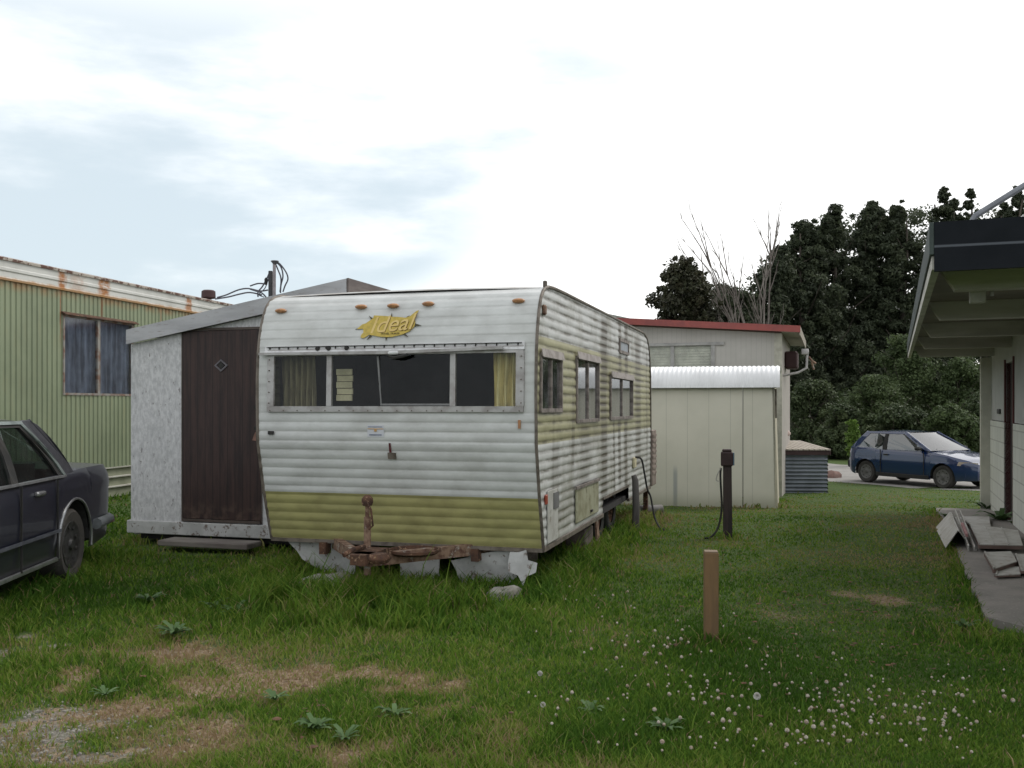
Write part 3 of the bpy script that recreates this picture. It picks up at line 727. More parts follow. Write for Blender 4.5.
# ------------------------------------------------------------------ beige shed with curved corrugated roof edge
SX, SY = 4.28, 15.4
SF = Frame(SX, SY, A)
bs = thing('beige_shed', (SX, SY, 0), A, 'pale beige panel shed with a white corrugated curved roof edge', 'shed')
t = NT('beige_panels'); x_, y_, z_ = t.xyz()
col = t.mix(t.step(t.noise(1.5, 5), .35, .7), (.66, .63, .53), (.60, .575, .48))
j = t.math('PINGPONG', t.math('ADD', x_, .02), .175)
col = t.mix(t.math('MULTIPLY', t.step(j, .006, .0), .5), col, (.2, .2, .15))
col = t.mix(t.math('MULTIPLY', t.band(x_, -1.62, .05), t.math('MULTIPLY', t.step(z_, .55, .35), .55)), col, (.16, .19, .22))
col = t.mix(t.math('MULTIPLY', t.step(z_, .12, -.2), .5), col, (.20, .21, .12))
m_beige = t.done(col, .65, 0, t.bump(t.step(j, .008, 0), -.5, .01), .35)
gb = G(SX, SY)
mb = MB(); mb.box(-3.2, -.53, 0, .04, gb-.05, 1.87)
mb.box(-.515, -.02, 0, .04, gb-.05, 1.87)
mb.build('front_wall', m_beige, bs)
mb = MB(); mb.box(-.52, -.51, .003, .02, gb, 1.86); mb.build('wall_joint', m_dark, bs)
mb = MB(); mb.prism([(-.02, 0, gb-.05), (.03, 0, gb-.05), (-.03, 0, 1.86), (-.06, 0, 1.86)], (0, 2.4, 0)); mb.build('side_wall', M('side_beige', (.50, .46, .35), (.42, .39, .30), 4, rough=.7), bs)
mb = MB(); mb.box(-3.2, -3.15, 0.04, 2.4, gb-.05, 1.9); mb.build('side_wall', m_beige, bs)
pr = [(-.10, 1.80), (-.095, 1.86), (-.08, 1.93), (-.05, 2.01), (.0, 2.08), (.08, 2.13), (.2, 2.155), (.5, 2.17), (2.5, 2.12)]
xs = np.linspace(-3.3, .06, 45*6+1)
rows = [[(x, y - .008*math.sin(x/.076*2*math.pi)*(1 if y < .3 else .2), z + .008*math.sin(x/.076*2*math.pi)*(0 if y < -.06 else 1)) for x in xs] for y, z in pr]
mb = MB(); mb.grid(rows, True); mb.build('roof', M('white_corrugated', (.82, .82, .82), (.74, .74, .74), 3, rough=.4), bs)
mb = MB(); mb.box(-3.2, .0, -.07, -.045, 1.79, 1.83); mb.build('gutter_strip', M('strip_grey', (.30, .30, .26)), bs)
mb = MB(); mb.prism([(.03, -.09, 1.80), (.03, .1, 1.80), (.03, .25, 2.15), (.03, .0, 2.07)], (.02, 0, 0)); mb.box(-.05, .01, .15, .21, 1.3, 1.78); mb.build('end_bracket', m_trim, bs)

# ------------------------------------------------------------------ grey house with red roof
HA = -math.atan2(.317, .948)
HF = Frame(5.4, 19.0, HA)
hs = thing('grey_house', (5.4, 19.0, 0), HA, 'grey panelled house with a low red-edged roof behind the beige shed', 'house')
gh = G(5.4, 19)
t = NT('grey_panel'); x_, y_, z_ = t.xyz()
j = t.math('PINGPONG', x_, .05)
col = t.mix(t.step(t.noise(2, 4), .3, .7), (.46, .44, .40), (.41, .39, .35))
col = t.mix(t.math('MULTIPLY', t.step(j, .006, 0), .35), col, (.14, .14, .12))
m_grey = t.done(col, .7)
hx0, hz1 = HF.on_y(0, 646, 345.5); hx1, _ = HF.on_y(0, 712, 345.5); hz0 = 1.9
ht = lambda x: 2.955 + (-x)*.072
mb = MB()
mb.prism([(-7, 0, gh-.3), (hx0, 0, gh-.3), (hx0, 0, ht(hx0)), (-7, 0, ht(-7))], (0, .08, 0))
mb.prism([(hx1, 0, gh-.3), (-.15, 0, gh-.3), (-.15, 0, ht(-.15)), (hx1, 0, ht(hx1))], (0, .08, 0))
mb.prism([(hx0, 0, hz1), (hx1, 0, hz1), (hx1, 0, ht(hx1)), (hx0, 0, ht(hx0))], (0, .08, 0))
mb.box(hx0, hx1, 0, .08, gh-.3, hz0)
mb.build('front_wall', m_grey, hs)
mb = MB(); mb.box(-.15, 0, -.012, .08, gh-.3, 2.955); mb.build('corner_board', M('cream_corner', (.48, .46, .38)), hs)
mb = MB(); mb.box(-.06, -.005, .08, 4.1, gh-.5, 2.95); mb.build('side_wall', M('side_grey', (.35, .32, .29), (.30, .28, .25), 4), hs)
mb = MB(); rt = lambda x: 3.075 + (.35-x)*.072 - .065
mb.prism([(-7.2, -.30, rt(-7.2)-.065), (.36, -.30, rt(.36)-.065), (.36, -.30, rt(.36)+.065), (-7.2, -.30, rt(-7.2)+.065)], (0, .03, 0))
mb.build('red_fascia', M('red_paint', (.25, .06, .05), (.19, .05, .045), 5, rough=.6), hs)
mb = MB(); mb.prism([(.36, -.268, rt(.36)-.12), (.36, 4.4, rt(.36)-.12), (.36, 4.4, rt(.36)+.06), (.36, -.268, rt(.36)+.06)], (-.02, 0, 0)); mb.build('side_fascia', M('cream_dull', (.30, .27, .22)), hs)
mb = MB(); mb.prism([(-7.2, -.268, rt(-7.2)-.0), (.335, -.268, rt(.335)-.0), (.335, -.268, rt(.335)+.06), (-7.2, -.268, rt(-7.2)+.06)], (0, 4.7, 0)); mb.build('roof', M('roof_dull_red', (.2, .06, .05)), hs)
mb = MB(); mb.prism([(-.0, -.265, rt(0)-.07), (.33, -.265, rt(.33)-.07), (.33, -.265, rt(.33)-.01), (-.0, -.265, rt(0)-.01)], (0, 4.6, 0)); mb.build('soffit', M('soffit_cream', (.36, .34, .28)), hs)
mb = MB(); mb.box(hx0-.05, hx1+.25, -.05, .0, hz1-.02, hz1+.04)
mb.box(hx1-.02, hx1+.06, -.03, .02, hz0, hz1-.02); q1 = HF.on_y(0, 672.5, 345)[0]; mb.box(q1-.035, q1+.035, -.03, .02, hz0, hz1-.02); mb.box(hx0, hx1, -.03, .02, hz0, hz0+.06)
w = mb.build('window', M('frame_grey', (.38, .37, .35)), hs)
mb = MB()
for k in range(14):
    z = hz0 + .06 + k*(hz1-hz0-.08)/14; mb.prism([(hx0, .03, z), (hx0, .05, z+.055), (hx0, .054, z+.055), (hx0, .034, z)], (hx1-hx0, 0, 0))
mb.build('blind', M('house_blind', (.62, .61, .53), (.56, .55, .47), rough=.7), w)
mb = MB(); mb.box(hx0, hx1, .012, .016, hz0, hz1); mb.build('pane', glass('house_glass', (.95, .96, .95), .12, (.5, .5, .46), .25, 1.15), w)
# reel and bracket under the eave
mb = MB(); mb.box(.0, .26, 1.2, 2.0, 2.30, 2.66, .03); mb.build('eave_cabinet', M('dark_red_box', (.045, .018, .018)), hs)
mb = MB(); mb.box(.36, .50, .4, .6, 2.55, 2.66, .01); mb.tube([(.0, .4, 2.12), (.30, .42, 2.18), (.46, .45, 2.27), (.47, .5, 2.56)], .025, 8); mb.build('bracket', M('bracket_white', (.42, .40, .39)), hs)
mb = MB(); mb.tube([(.50, .5, 2.5), (.56, .5, 2.42), (.64, .5, 2.36)], .022, 8); mb.tube([(.56, .5, 2.40), (.60, .5, 2.24)], .022, 6); mb.build('tap', m_rust_l, hs)
# green-grey gable roof of the house behind
gx, gy = (600-512)/F*27, 27.0
gr = thing('distant_house', (gx, gy, 0), R(-8), 'distant house with a greenish gable roof showing over the trailer', 'house')
mb = MB(); zz = EYE+(HZ-310.5)*27/F
mb.prism([(-3, 0, zz-.9), (-.2, 0, zz), (2.6, 0, zz-.62), (2.6, 0, zz-.75), (-3, 0, zz-1.0)], (0, 5, 0)); mb.build('roof', M('green_grey_roof', (.30, .36, .31), (.24, .25, .22), 3), gr)
mb = MB(); mb.box(-2.7, 2.3, .3, 4.7, -.5, zz-1.0); mb.build('wall', m_grey, gr)

# ------------------------------------------------------------------ corrugated bin
BX, BY = 5.87, 20.6
gbz = G(6.3, 20.6)
BA = R(-2)
bn = thing('storage_bin', (BX, BY, gbz), BA, 'low corrugated metal bin with a plank lid beside the beige shed', 'bin')
bw, bh, bdp = .96, .93, 2.4
mb = MB(); zs = np.linspace(0, bh-.1, 10*8+1); cr = lambda z: .02*math.sin(z/.083*2*math.pi)
mb.grid([[(0, cr(z), z), (bw, cr(z), z)] for z in zs], True); mb.grid([[(bw+cr(z), 0, z), (bw+cr(z), bdp, z)] for z in zs], True)
mb.grid([[(-.0+cr(z), bdp, z), (cr(z), 0, z)] for z in zs], True)
t = NT('grey_corrugated'); x_, y_, z_ = t.xyz()
col = t.mix(t.step(t.noise(3, 5), .35, .7), (.20, .22, .245), (.14, .155, .175)); m_corr = t.done(col, .5, .3)
mb.build('side_sheet', m_corr, bn)
mb = MB(); mb.box(-.02, bw+.02, -.05, -.01, bh-.10, bh-.005); mb.box(bw+.03, bw+.06, -.05, bdp, bh-.10, bh-.01); mb.build('rim_board', M('dark_rim', (.055, .03, .03)), bn)
mb = MB()
for k in range(9):
    x0 = -.03 + k*(bw+.10)/9
    mb.prism([(x0, -.08, bh), (x0+.098, -.08, bh), (x0+.098, bdp, bh+.10), (x0, bdp, bh+.10)], (0, 0, .025))
mb.build('plank_lid', M('pale_planks', (.42, .38, .32), (.32, .28, .24), 5, rough=.85), bn)
x = (789-512)/F*21.5
mb = MB(); mb.tube([(0, 0, 0), (0, 0, 1.33)], .04, 10); o1 = None
pv = thing('vent_pipe', (x, 21.9, G(x, 21.9)), 0, 'short pinkish mushroom-topped vent pipe behind the corrugated bin', 'pipe')
mb.build('pipe', m_alu, pv)
mb = MB(); mb.lathe([(0, 1.24), (.09, 1.25), (.15, 1.29), (.15, 1.33), (.10, 1.39), (0, 1.41)], 16); mb.build('cap', M('pink_cap', (.42, .33, .29)), pv)

# ------------------------------------------------------------------ block building with deep eave (right)
RA = -math.atan2(.374, .9275)
RF = Frame(2.40, 5.4, RA)
rb = thing('block_building', (2.40, 5.4, 0), RA, 'pale block building with a black flat roof edge and exposed eave beams', 'building')
XW, YE = 1.169, 10.5
def wallz(y): X, Y = RF.world(XW, y); return G(X, Y)
t = NT('block_upper'); x_, y_, z_ = t.xyz()
colw = t.mix(t.step(t.noise(3, 5), .35, .7), (.42, .42, .41), (.36, .36, .35)); m_bu = t.done(colw, .8)
t = NT('painted_block'); x_, y_, z_ = t.xyz()
br = t.n.new('ShaderNodeTexBrick'); cmb = t.n.new('ShaderNodeCombineXYZ'); t.l.new(t.math('ADD', y_, x_), cmb.inputs[0]); t.l.new(z_, cmb.inputs[1]); t.l.new(cmb.outputs[0], br.inputs[0])
br.inputs['Scale'].default_value = 1; br.inputs['Brick Width'].default_value = .4; br.inputs['Row Height'].default_value = .2; br.inputs['Mortar Size'].default_value = .008
br.inputs['Color1'].default_value = (.58, .59, .54, 1); br.inputs['Color2'].default_value = (.52, .53, .48, 1); br.inputs['Mortar'].default_value = (.36, .36, .33, 1)
m_bl = t.done(br.outputs[0], .8, 0, t.bump(br.outputs[1], -.3, .01))
dy0, dy1 = 7.42, 8.34
mb = MB()
for a, b in ((.6, dy0), (dy1, YE)): mb.box(XW, XW+.15, a, b, 1.29, 2.42)
mb.box(XW, XW+.15, dy0, dy1, 2.07, 2.42); mb.box(XW+.15, 5, YE-.15, YE, 1.29, 2.42); mb.box(XW+.15, 5, .6, .75, 1.29, 2.42); mb.build('upper_wall', m_bu, rb)
mb = MB()
for a, b in ((.6, dy0), (dy1, YE)): mb.box(XW-.02, XW+.15, a, b, -.4, 1.28)
mb.box(XW+.15, 5, YE-.15, YE, -.4, 1.28); mb.box(XW+.15, 5, .6, .75, -.4, 1.28); mb.build('lower_wall', m_bl, rb)
mb = MB(); mb.box(XW-.15, XW+.01, YE-.10, YE+.06, -.4, 2.25, .006); mb.build('corner_post', M('cream_post', (.50, .49, .42), (.42, .41, .35), 4, rough=.8), rb)
mb = MB(); mb.box(XW+.05, XW+.10, dy0, dy1, wallz(7.9)+.05, 2.07); dd = mb.build('door', M('dark_door', (.028, .02, .02)), rb)
mb = MB(); mb.box(XW-.02, XW+.06, dy1, dy1+.06, wallz(7.9), 2.12); mb.box(XW-.02, XW+.06, dy0-.06, dy0, wallz(7.9), 2.12); mb.build('door_frame', M('maroon_frame', (.10, .03, .03)), rb)
yy, zz = RF.on_x(XW, 1000, 411); mb = MB(); mb.box(XW-.03, XW, yy-.14, yy+.14, zz-.04, zz+.03, .01); mb.build('wall_vent', M('vent_dark', (.06, .06, .06)), rb)
# roof
mb = MB(); mb.box(.02, 6, .03, 11.0, 2.42, 2.50); mb.build('roof', M('roof_felt', (.05, .05, .05)), rb)
mb = MB(); mb.box(.03, 1.2, .04, 10.98, 2.405, 2.418); mb.build('soffit', M('soffit_dull', (.20, .17, .14), (.15, .13, .11), 3), rb)
t = NT('black_felt_edge'); x_, y_, z_ = t.xyz()
col = t.mix(t.step(t.noise(6, 5), .35, .7), (.010, .012, .016), (.007, .009, .012))
col = t.mix(t.math('MULTIPLY', t.band(t.math('ADD', z_, t.math('MULTIPLY', x_, .008)), 2.407, .010), .75), col, (.12, .13, .15))
m_felt = t.done(col, .85, spec=.2)
mb = MB(); mb.box(-.0, 6, .0, .03, 2.265, 2.545); mb.build('front_fascia', m_felt, rb)
mb = MB(); mb.box(-.025, .0, .0, 11.0, 2.36, 2.545, .004); mb.build('side_fascia', M('dark_green_edge', (.045, .06, .055)), rb)
mb = MB(); mb.box(-.012, .03, .03, 11.0, 2.28, 2.355); mb.build('eave_trim', M('trim_cream', (.50, .48, .43), (.38, .36, .32), 5), rb)
for k in range(5):
    y = .861 + 2.265*k
    mb = MB(); mb.prism([(.06, y, 2.404), (5, y, 2.404), (5, y, 2.25), (.155, y, 2.25)], (0, .14, 0))
    mb.build('beam', M('beam_paint', (.52, .49, .46), (.42, .39, .36), 4, rough=.8, stretch=(.3, 1, 2)), rb)
y = 1.05
X0, z0 = RF.on_y(y, 977.5, 303); mb = MB(); mb.box(X0-.048, X0+.048, y-.04, y+.04, z0, 2.262, .006); mb.build('light_fixture', M('fixture_cream', (.42, .40, .36)), rb)
X0, z0 = RF.on_y(y, 992, 296); mb = MB(); mb.tube([(X0, y, z0), (X0, y, 2.262)], .012, 8); mb.build('hook', m_alu, rb)
# leaning strut and mast on that roof
rm = thing('roof_mast', (4.2, 6.5, 2.5), 0, 'thin grey strut sloping up over the black flat roof at the right', 'mast')
mb = MB(); mb.tube([(-1.18, .1, .02), (-1.03, 0, .30), (0, 0, .94)], .022, 8); mb.build('strut', M('strut_grey', (.22, .23, .25), metal=.3), rm)
mb = MB(); mb.tube([(0, 0, 0), (0, 0, 1.7)], .03, 10); mb.build('mast_pole', m_alu, rm)
# paving slab along the wall
mb = MB(); ya, yb = RF.loc(*ground_at(985, 629))[1], 10.2
xa = RF.loc(*ground_at(985, 622))[0]
pts = [(xa+.02, yb), (XW-.025, yb), (XW-.025, ya-.25), (xa+.5, ya-.25), (xa+.25, ya-.18), (xa+.08, ya-.02), (xa, ya+.2)]
rows = []
N = 24
vs = []; 
for i in range(N+1):
    t_ = i/N; y = ya-.2 + (yb-ya+.2)*t_
    xl_ = xa + .015*math.sin(y*7) + (.35*max(0, (ya+.25-y)/.45)**2)
    X, Y = RF.world(xl_, y); zA = G(X, Y); X, Y = RF.world(XW, y); zB = G(X, Y); zz = min(zA, zB)
    rows.append([(xl_, y, zz-.1), (xl_, y, zz+.045), (xl_+.3, y, zz+.05), (XW-.022, y, zz+.05)])
mb.grid(rows); mb.grid([rows[0], [(p[0], p[1]-.005, -.3) for p in rows[0]]])
t = NT('slab_concrete'); col = t.mix(t.step(t.noise(2.5, 8, .7), .35, .7), (.22, .20, .18), (.14, .13, .115)); col = t.mix(t.step(t.noise(40, 3, .6), .6, .7), col, (.3, .28, .26))
sl = mb.build('concrete_slab', t.done(col, .9, 0, t.bump(t.noise(60, 4), .3, .004))); sl.location = (2.40, 5.4, 0); sl.rotation_euler = (0, 0, RA)
tag(sl, kind='structure')

# siding scraps on the slab
m_scrap = M('scrap_siding', (.42, .41, .38), (.33, .31, .28), 7, rough=.5, c3=(.24, .2, .16), s3=12)
m_scrap_in = M('scrap_edge', (.15, .10, .085))
def scrap(label, loc, rz, name='siding_scrap', group=None):
    return thing(name, loc, rz, label, 'siding', group)
def slabz(X, Y): return G(X, Y) + .052
def gp(u, v, h=.052):
    d = 9.0
    for _ in range(40):
        z = G((u-512)/F*d, d) + h; d = .5*d + .5*(EYE-z)*F/(v-HZ)
    return Vector(((u-512)/F*d, d, z))
# tent-shaped ridge piece
a, b = gp(946, 548), gp(970, 546); back = Vector((.374, .9275, 0))
s_ = scrap('tent shaped folded metal ridge sheet standing on the slab edge', (a.x, a.y, a.z), 0)
wv = b - a; ln = back*.55 + Vector((-.42, .25, 0)) ; top = wv*.5 + Vector((0, 0, .165))
mb = MB(); o0 = Vector((0, 0, 0))
lnb = Vector((.86, 2.05, -.06)); lnt = Vector((.88, 2.08, -.04))
mb.prism([o0, top, top+lnt, o0+lnb+Vector((-.05, 0, 0))], (-.008, -.004, .004)); mb.prism([wv, top, top+lnt, wv+lnb], (.008, -.004, .004)); mb.build('bent_sheet', m_scrap, s_)
# long leaning channel
a = gp(974, 551); s_ = scrap('narrow white channel strip leaning beside the tent shaped sheet', tuple(a), 0)
mb = MB()
for (dx, hh, tw) in ((0, .06, .03), (-.06, .08, .02)):
    mb.prism([(dx, 0, .0), (dx+tw, .0, .0), (dx+tw+.87, 2.15, .08), (dx+.87, 2.15, .08)], (0, 0, .01)); mb.prism([(dx, 0, .01), (dx+.012, 0, .02), (dx+.012+.87, 2.15, .08+.06), (dx+.87, 2.15, .08+.06)], (0, 0, hh*.5))
mb.build('channel', m_scrap, s_)
mb = MB(); mb.prism([(.06, .30, .10), (.085, .30, .10), (.30, .85, .15), (.27, .85, .15)], (0, 0, .03)); mb.build('pink_strip', M('faded_pink', (.38, .2, .2)), s_)
# ribbed sheets
def ribbed(label, corners, n, h, thick=.03):
    c = [gp(p[0], p[1], .052+h) - Vector((0, 0, h)) for p in corners]   # near-left, near-right, far-right, far-left
    s_ = scrap(label, tuple(c[0]), 0); o = c[0]
    c = [p - o for p in c]
    mb = MB(); mb2 = MB()
    for k in range(n):
        t0, t1 = k/n, (k+1)/n
        A0, A1 = c[0].lerp(c[1], t0), c[0].lerp(c[1], t1); B0, B1 = c[3].lerp(c[2], t0), c[3].lerp(c[2], t1)
        u = Vector((0, 0, h))
        mb.prism([A0+u, A1+u, B1+u, B0+u], (0, 0, .008))
        g0, g1 = A0.lerp(A1, .0), A0.lerp(A1, .06); h0, h1 = B0.lerp(B1, .0), B0.lerp(B1, .06)
        mb.prism([g0+u, g1+u, h1+u, h0+u], (0, 0, .018))
    u = Vector((0, 0, h))
    mb2.prism([c[0]+u, c[1]+u, c[1]+u*.5, c[0]+u*.5], (0, .02, 0)); mb2.prism([c[0]+u, c[3]+u, c[3]+u*.5, c[0]+u*.5], (.02, 0, 0))
    mb.build('sheet', m_scrap, s_); mb2.build('underside_lip', m_scrap_in, s_)
    return s_
ribbed('wide ribbed metal sheet lying flat in front of the dark doorway', [(979, 545), (1023, 546), (1018, 531), (969, 524)], 3, .07)
ribbed('dull flat sheet lying behind the wide ribbed sheet near the corner post', [(967, 524), (991, 529), (989, 517), (962, 517)], 1, .04)
s1 = ribbed('pale green metal tray with raised rims lying nearest on the slab', [(993.5, 569.5), (1017, 562), (1011, 552), (984, 553)], 1, .06)
s2 = ribbed('broken tray piece tucked under the pale green tray', [(995.5, 576), (1020.5, 575), (1019, 567), (997, 570)], 1, .025)
ribbed('metal tray cut by the right edge beside the pale green tray', [(1021, 571), (1052, 573), (1044, 554), (1015, 555)], 1, .045)

# ------------------------------------------------------------------ posts
x, y, z = at_ground(711, 643)
sp = thing('wooden_stake', (x, y, z), R(-8), 'square brown wooden post standing alone in the lawn', 'post')
t = NT('stake_wood'); col = t.mix(t.step(t.noise(16, 6, .6, (1, 1, .15)), .3, .7), (.165, .098, .042), (.11, .068, .032)); col = t.mix(t.math('MULTIPLY', t.step(t.noise(4, 5), .5, .75), .5), col, (.08, .05, .035))
m_stake = t.done(col, .85, 0, t.bump(t.noise(30, 5, .6, (1, 1, .12)), .4, .006))
mb = MB(); mb.box(-.045, .045, -.045, .045, -.1, .578, .005); mb.build('post', m_stake, sp)
mb = MB(); mb.box(-.0405, .0405, -.0405, .0405, .579, .584); mb.build('cut_top', M('end_grain', (.25, .18, .12)), sp)
x, y, z = at_ground(728, 538)
up = thing('utility_pedestal', (x, y, z), R(-12), 'dark weathered post with a small socket box and hanging wire', 'post')
m_up = M('dark_post_wood', (.055, .040, .038), (.03, .024, .024), 14, rough=.9, stretch=(1, 1, .15), bump=.4)
mb = MB(); mb.prism([(-.055, -.05, -.1), (.05, -.05, -.1), (.038, -.05, .98), (-.055, -.05, 1.0)], (0, .1, 0)); mb.build('post', m_up, up)
mb = MB(); mb.box(-.08, .055, -.07, .05, .82, .98, .012); mb.box(-.065, .04, -.06, .04, .98, 1.01, .01); mb.build('socket_box', M('box_rust', (.05, .028, .028)), up)
mb = MB(); mb.box(.0555, .07, -.06, .05, .83, .97); mb.build('socket_cover', M('cover_blue', (.10, .15, .19)), up)
mb = MB(); mb.tube(smooth_pts([(-.08, -.06, .80), (-.085, -.07, .70), (-.075, -.07, .5), (-.07, -.07, .35), (-.09, -.08, .20), (-.13, -.12, .09), (-.20, -.15, .02), (-.26, -.17, .015)]), .012, 6); mb.build('cable', m_black, up)
mb = MB(); mb.tube(smooth_pts([(-.08, -.07, .8), (-.12, -.08, .72), (-.13, -.08, .66), (-.09, -.08, .65)]), .006, 5); mb.build('loose_wire', M('wire_pale', (.4, .38, .34)), up)


# ------------------------------------------------------------------ cars
def paint(name, c, rough=.25, coat=.6, dirt=.25):
    t = NT(name)
    col = t.mix(t.math('MULTIPLY', t.step(t.noise(2.2, 7, .7), .45, .75), dirt), c, (.12, .11, .10))
    x_, y_, z_ = t.xyz()
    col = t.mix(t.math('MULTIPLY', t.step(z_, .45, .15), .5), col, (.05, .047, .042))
    return t.done(col, rough, 0, None, .5, coat)
def car(root, p, mats):
    """x forward from the rear axle, y left, z up"""
    H = p['wb']; hw = p['hw']; ar = p['arch']; zr = p['sill']; Rw = p['rw']
    xa, xf = p['xr'], p['xf']
    def half(x, t):
        """half width at station x; t from 0 (sill) to 1 (belt)"""
        e = 1.0
        if x < xa + p['er']: e = 1 - p['tr']*((xa + p['er'] - x)/p['er'])**2.6
        if x > xf - p['ef']: e = 1 - p['tf']*((x - xf + p['ef'])/p['ef'])**2.2
        return hw*e*(1 - .05*(1-t)**2 - p['tumble']*t**3)
    def top(x): return float(np.interp(x, *zip(*p['top'])))
    def low(x):
        z = float(np.interp(x, *zip(*p['low'])))
        for cx in (0, H):
            d = abs(x-cx)
            if d < ar: z = max(z, p['axle'] + math.sqrt(ar*ar-d*d))
        return z
    xs = sorted(set([round(q, 4) for q in list(np.linspace(xa, xf, 46)) + [cx + s*ar*math.cos(a) for cx in (0, H) for s in (-1, 1) for a in np.linspace(0, math.pi/2, 9)] + [cx + s*(ar+.001) for cx in (0, H) for s in (-1, 1)] + [p['xA'], p['xD']]]))
    NR = 9; rows_by = {}
    mb = MB()
    for sgn in (1, -1):
        rows = []
        for x in xs:
            zl, zt = low(x), top(x); r = []
            for k in range(NR+1):
                t_ = k/NR; z = zl + (zt-zl)*t_
                tt = (z - zr)/(zt-zr)
                y = half(x, tt) + (.010*math.exp(-((z-p['crease'])/.02)**2)) 
                if k == NR: y -= .035; z += .012
                r.append((x, sgn*y, z))
            rows.append(r)
        m = MB(); m.grid(rows, True); mb.add(m.v, [f if sgn > 0 else f[::-1] for f in m.f], True)
        rows_by[sgn] = rows
    # bonnet and boot top
    def deck(x0, x1):
        st = [x for x in xs if x0 <= x <= x1]; rows = []
        for x in st:
            i = xs.index(x); a = rows_by[1][i][-1]; b = rows_by[-1][i][-1]
            rows.append([(x, a[1]*(1-q) + b[1]*q, a[2] + p['crown']*(1-(2*q-1)**2)) for q in np.linspace(0, 1, 9)])
        mb.grid(rows, True)
    deck(p['xA']-.02, xf); deck(xa, p['xD']+.02)
    # nose and tail skins
    for i, nx in ((0, -1), (-1, 1)):
        a, b = rows_by[1][i], rows_by[-1][i]
        rows = [[(P_[0] + nx*p['nose']*(1-(2*q-1)**2)*math.sin(math.pi*min(1, .15+.8*k/NR)), P_[1]*(1-q)+Q_[1]*q, P_[2] + (p['crown']*(1-(2*q-1)**2) if k == NR else 0)) for q in np.linspace(0, 1, 9)] for k, (P_, Q_) in enumerate(zip(a, b))]
        mb.grid(rows, True)
    body = mb.build('body', mats['paint'], root)
    # inner wheel wells and underside
    mb = MB(); mb.box(xa+.15, xf-.15, -hw+.20, hw-.20, zr+.01, p['belt']-.25)
    for cx in (0, H):
        for sgn in (1, -1):
            pts = [(cx+ar*math.cos(a), p['axle']+ar*math.sin(a)) for a in np.linspace(0, math.pi, 14)]
            mb.grid([[(x, sgn*(hw*.985-.02), z), (x, sgn*(hw-.3), z)] for x, z in pts])
    mb.build('underbody', mats['black'], root)
    mb = MB(); mb.box(p['xD']+.1, p['xA']-.1, -hw+.12, hw-.12, p['belt']-.30, p['belt']-.26)
    mb.build('cabin_floor', mats['black'], root)
    # wheels
    for cx in (0, H):
        for sgn in (1, -1):
            yo = sgn*(hw-.035)
            f = [(Rw*.62, -.02), (Rw*.90, .0), (Rw*.985, -.025), (Rw, -.06), (Rw, -.15), (Rw*.96, -.19), (Rw*.6, -.19)]
            mb = MB(); mb.lathe([(r, yo + sgn*h) for r, h in f], 28, (cx, 0, Rw), 'y'); wh = mb.build('wheel', mats['tyre'], root)
            g = [(0, .0), (Rw*.13, .0), (Rw*.16, -.02), (Rw*.42, -.035), (Rw*.55, -.015), (Rw*.64, -.012), (Rw*.66, -.03)]
            mb = MB(); mb.lathe([(r, yo + sgn*h) for r, h in g], 28, (cx, 0, Rw), 'y'); rim = mb.build('hub_cap', mats['rim'], wh)
            mb = MB()
            for k in range(p.get('holes', 8)):
                a = 2*math.pi*k/p.get('holes', 8); mb.lathe([(0, yo+sgn*(-.018)), (Rw*.05, yo+sgn*(-.018)), (Rw*.055, yo+sgn*(-.034))], 8, (cx+Rw*.49*math.cos(a), 0, Rw+Rw*.49*math.sin(a)), 'y')
            mb.build('cooling_hole', mats['black'], rim)
            if p.get('arch_trim'):
                mb = MB(); mb.tube([(cx+(ar+.008)*math.cos(a), sgn*(half(cx+ar*math.cos(a), .35)+.006), p['axle']+(ar+.008)*math.sin(a)) for a in np.linspace(-.15, math.pi+.15, 22)], .012, 6); mb.build('arch_trim', mats['chrome'], root)
    # greenhouse
    bz, rz, wb_, wr = p['belt'], p['roof'], p['gb'], p['gr']
    def S(x, z, sgn, off=0):
        f = (z-bz)/(rz-bz); y = wb_ + (wr-wb_)*f + .025*math.sin(math.pi*f) + off
        return (x, sgn*y, z)
    def panel(mb, poly, sgn, off=0, th=.03):
        P_ = []
        n = len(poly)
        for i in range(n):
            a, b = poly[i], poly[(i+1) % n]
            for k in range(4): t_ = k/4; P_.append(S(a[0]+(b[0]-a[0])*t_, a[1]+(b[1]-a[1])*t_, sgn, off))
        mb.prism(P_, (0, -sgn*th, 0))
    for name, mat, polys, off, th in p['panels']:
        for sgn in (1, -1):
            if isinstance(polys[0][0], tuple): polys_ = polys
            else: polys_ = [polys]
            mb = MB()
            for q in polys_: panel(mb, q, sgn, off, th)
            mb.build(name, mats[mat], root)
    xA, xB, xC, xD = p['xA'], p['xB'], p['xC'], p['xD']
    mb = MB(); rows = []
    for x in np.linspace(xC, xB, 12):
        e = ((x-(xB+xC)/2)/((xB-xC)/2))**2; ww = wr - .015*e*e
        zz = rz + .035*(1-e)
        rows.append([(x, ww*math.sin(a)/math.sin(1.25)*1.0, zz - .02 + .045*(math.cos(a)-math.cos(1.25))) for a in np.linspace(-1.25, 1.25, 13)])
    mb.grid(rows, True); mb.grid([[(q[0], q[1], q[2]-.04) for q in r] for r in rows], True)
    mb.build('roof', mats.get('roof', mats['paint']), root)
    def screen(name, x0, z0, w0, x1, z1, w1, bow):
        mb = MB(); rows = []
        for t_ in np.linspace(0, 1, 6):
            rows.append([(x0+(x1-x0)*t_ + bow*(1-q*q), q*(w0+(w1-w0)*t_), z0+(z1-z0)*t_) for q in np.linspace(-1, 1, 9)])
        mb.grid(rows, True); return mb.build(name, mats['glass'], root)
    screen('windscreen', xA-.0, bz+.0, wb_-.06, xB+.0, rz-.01, wr-.05, .06)
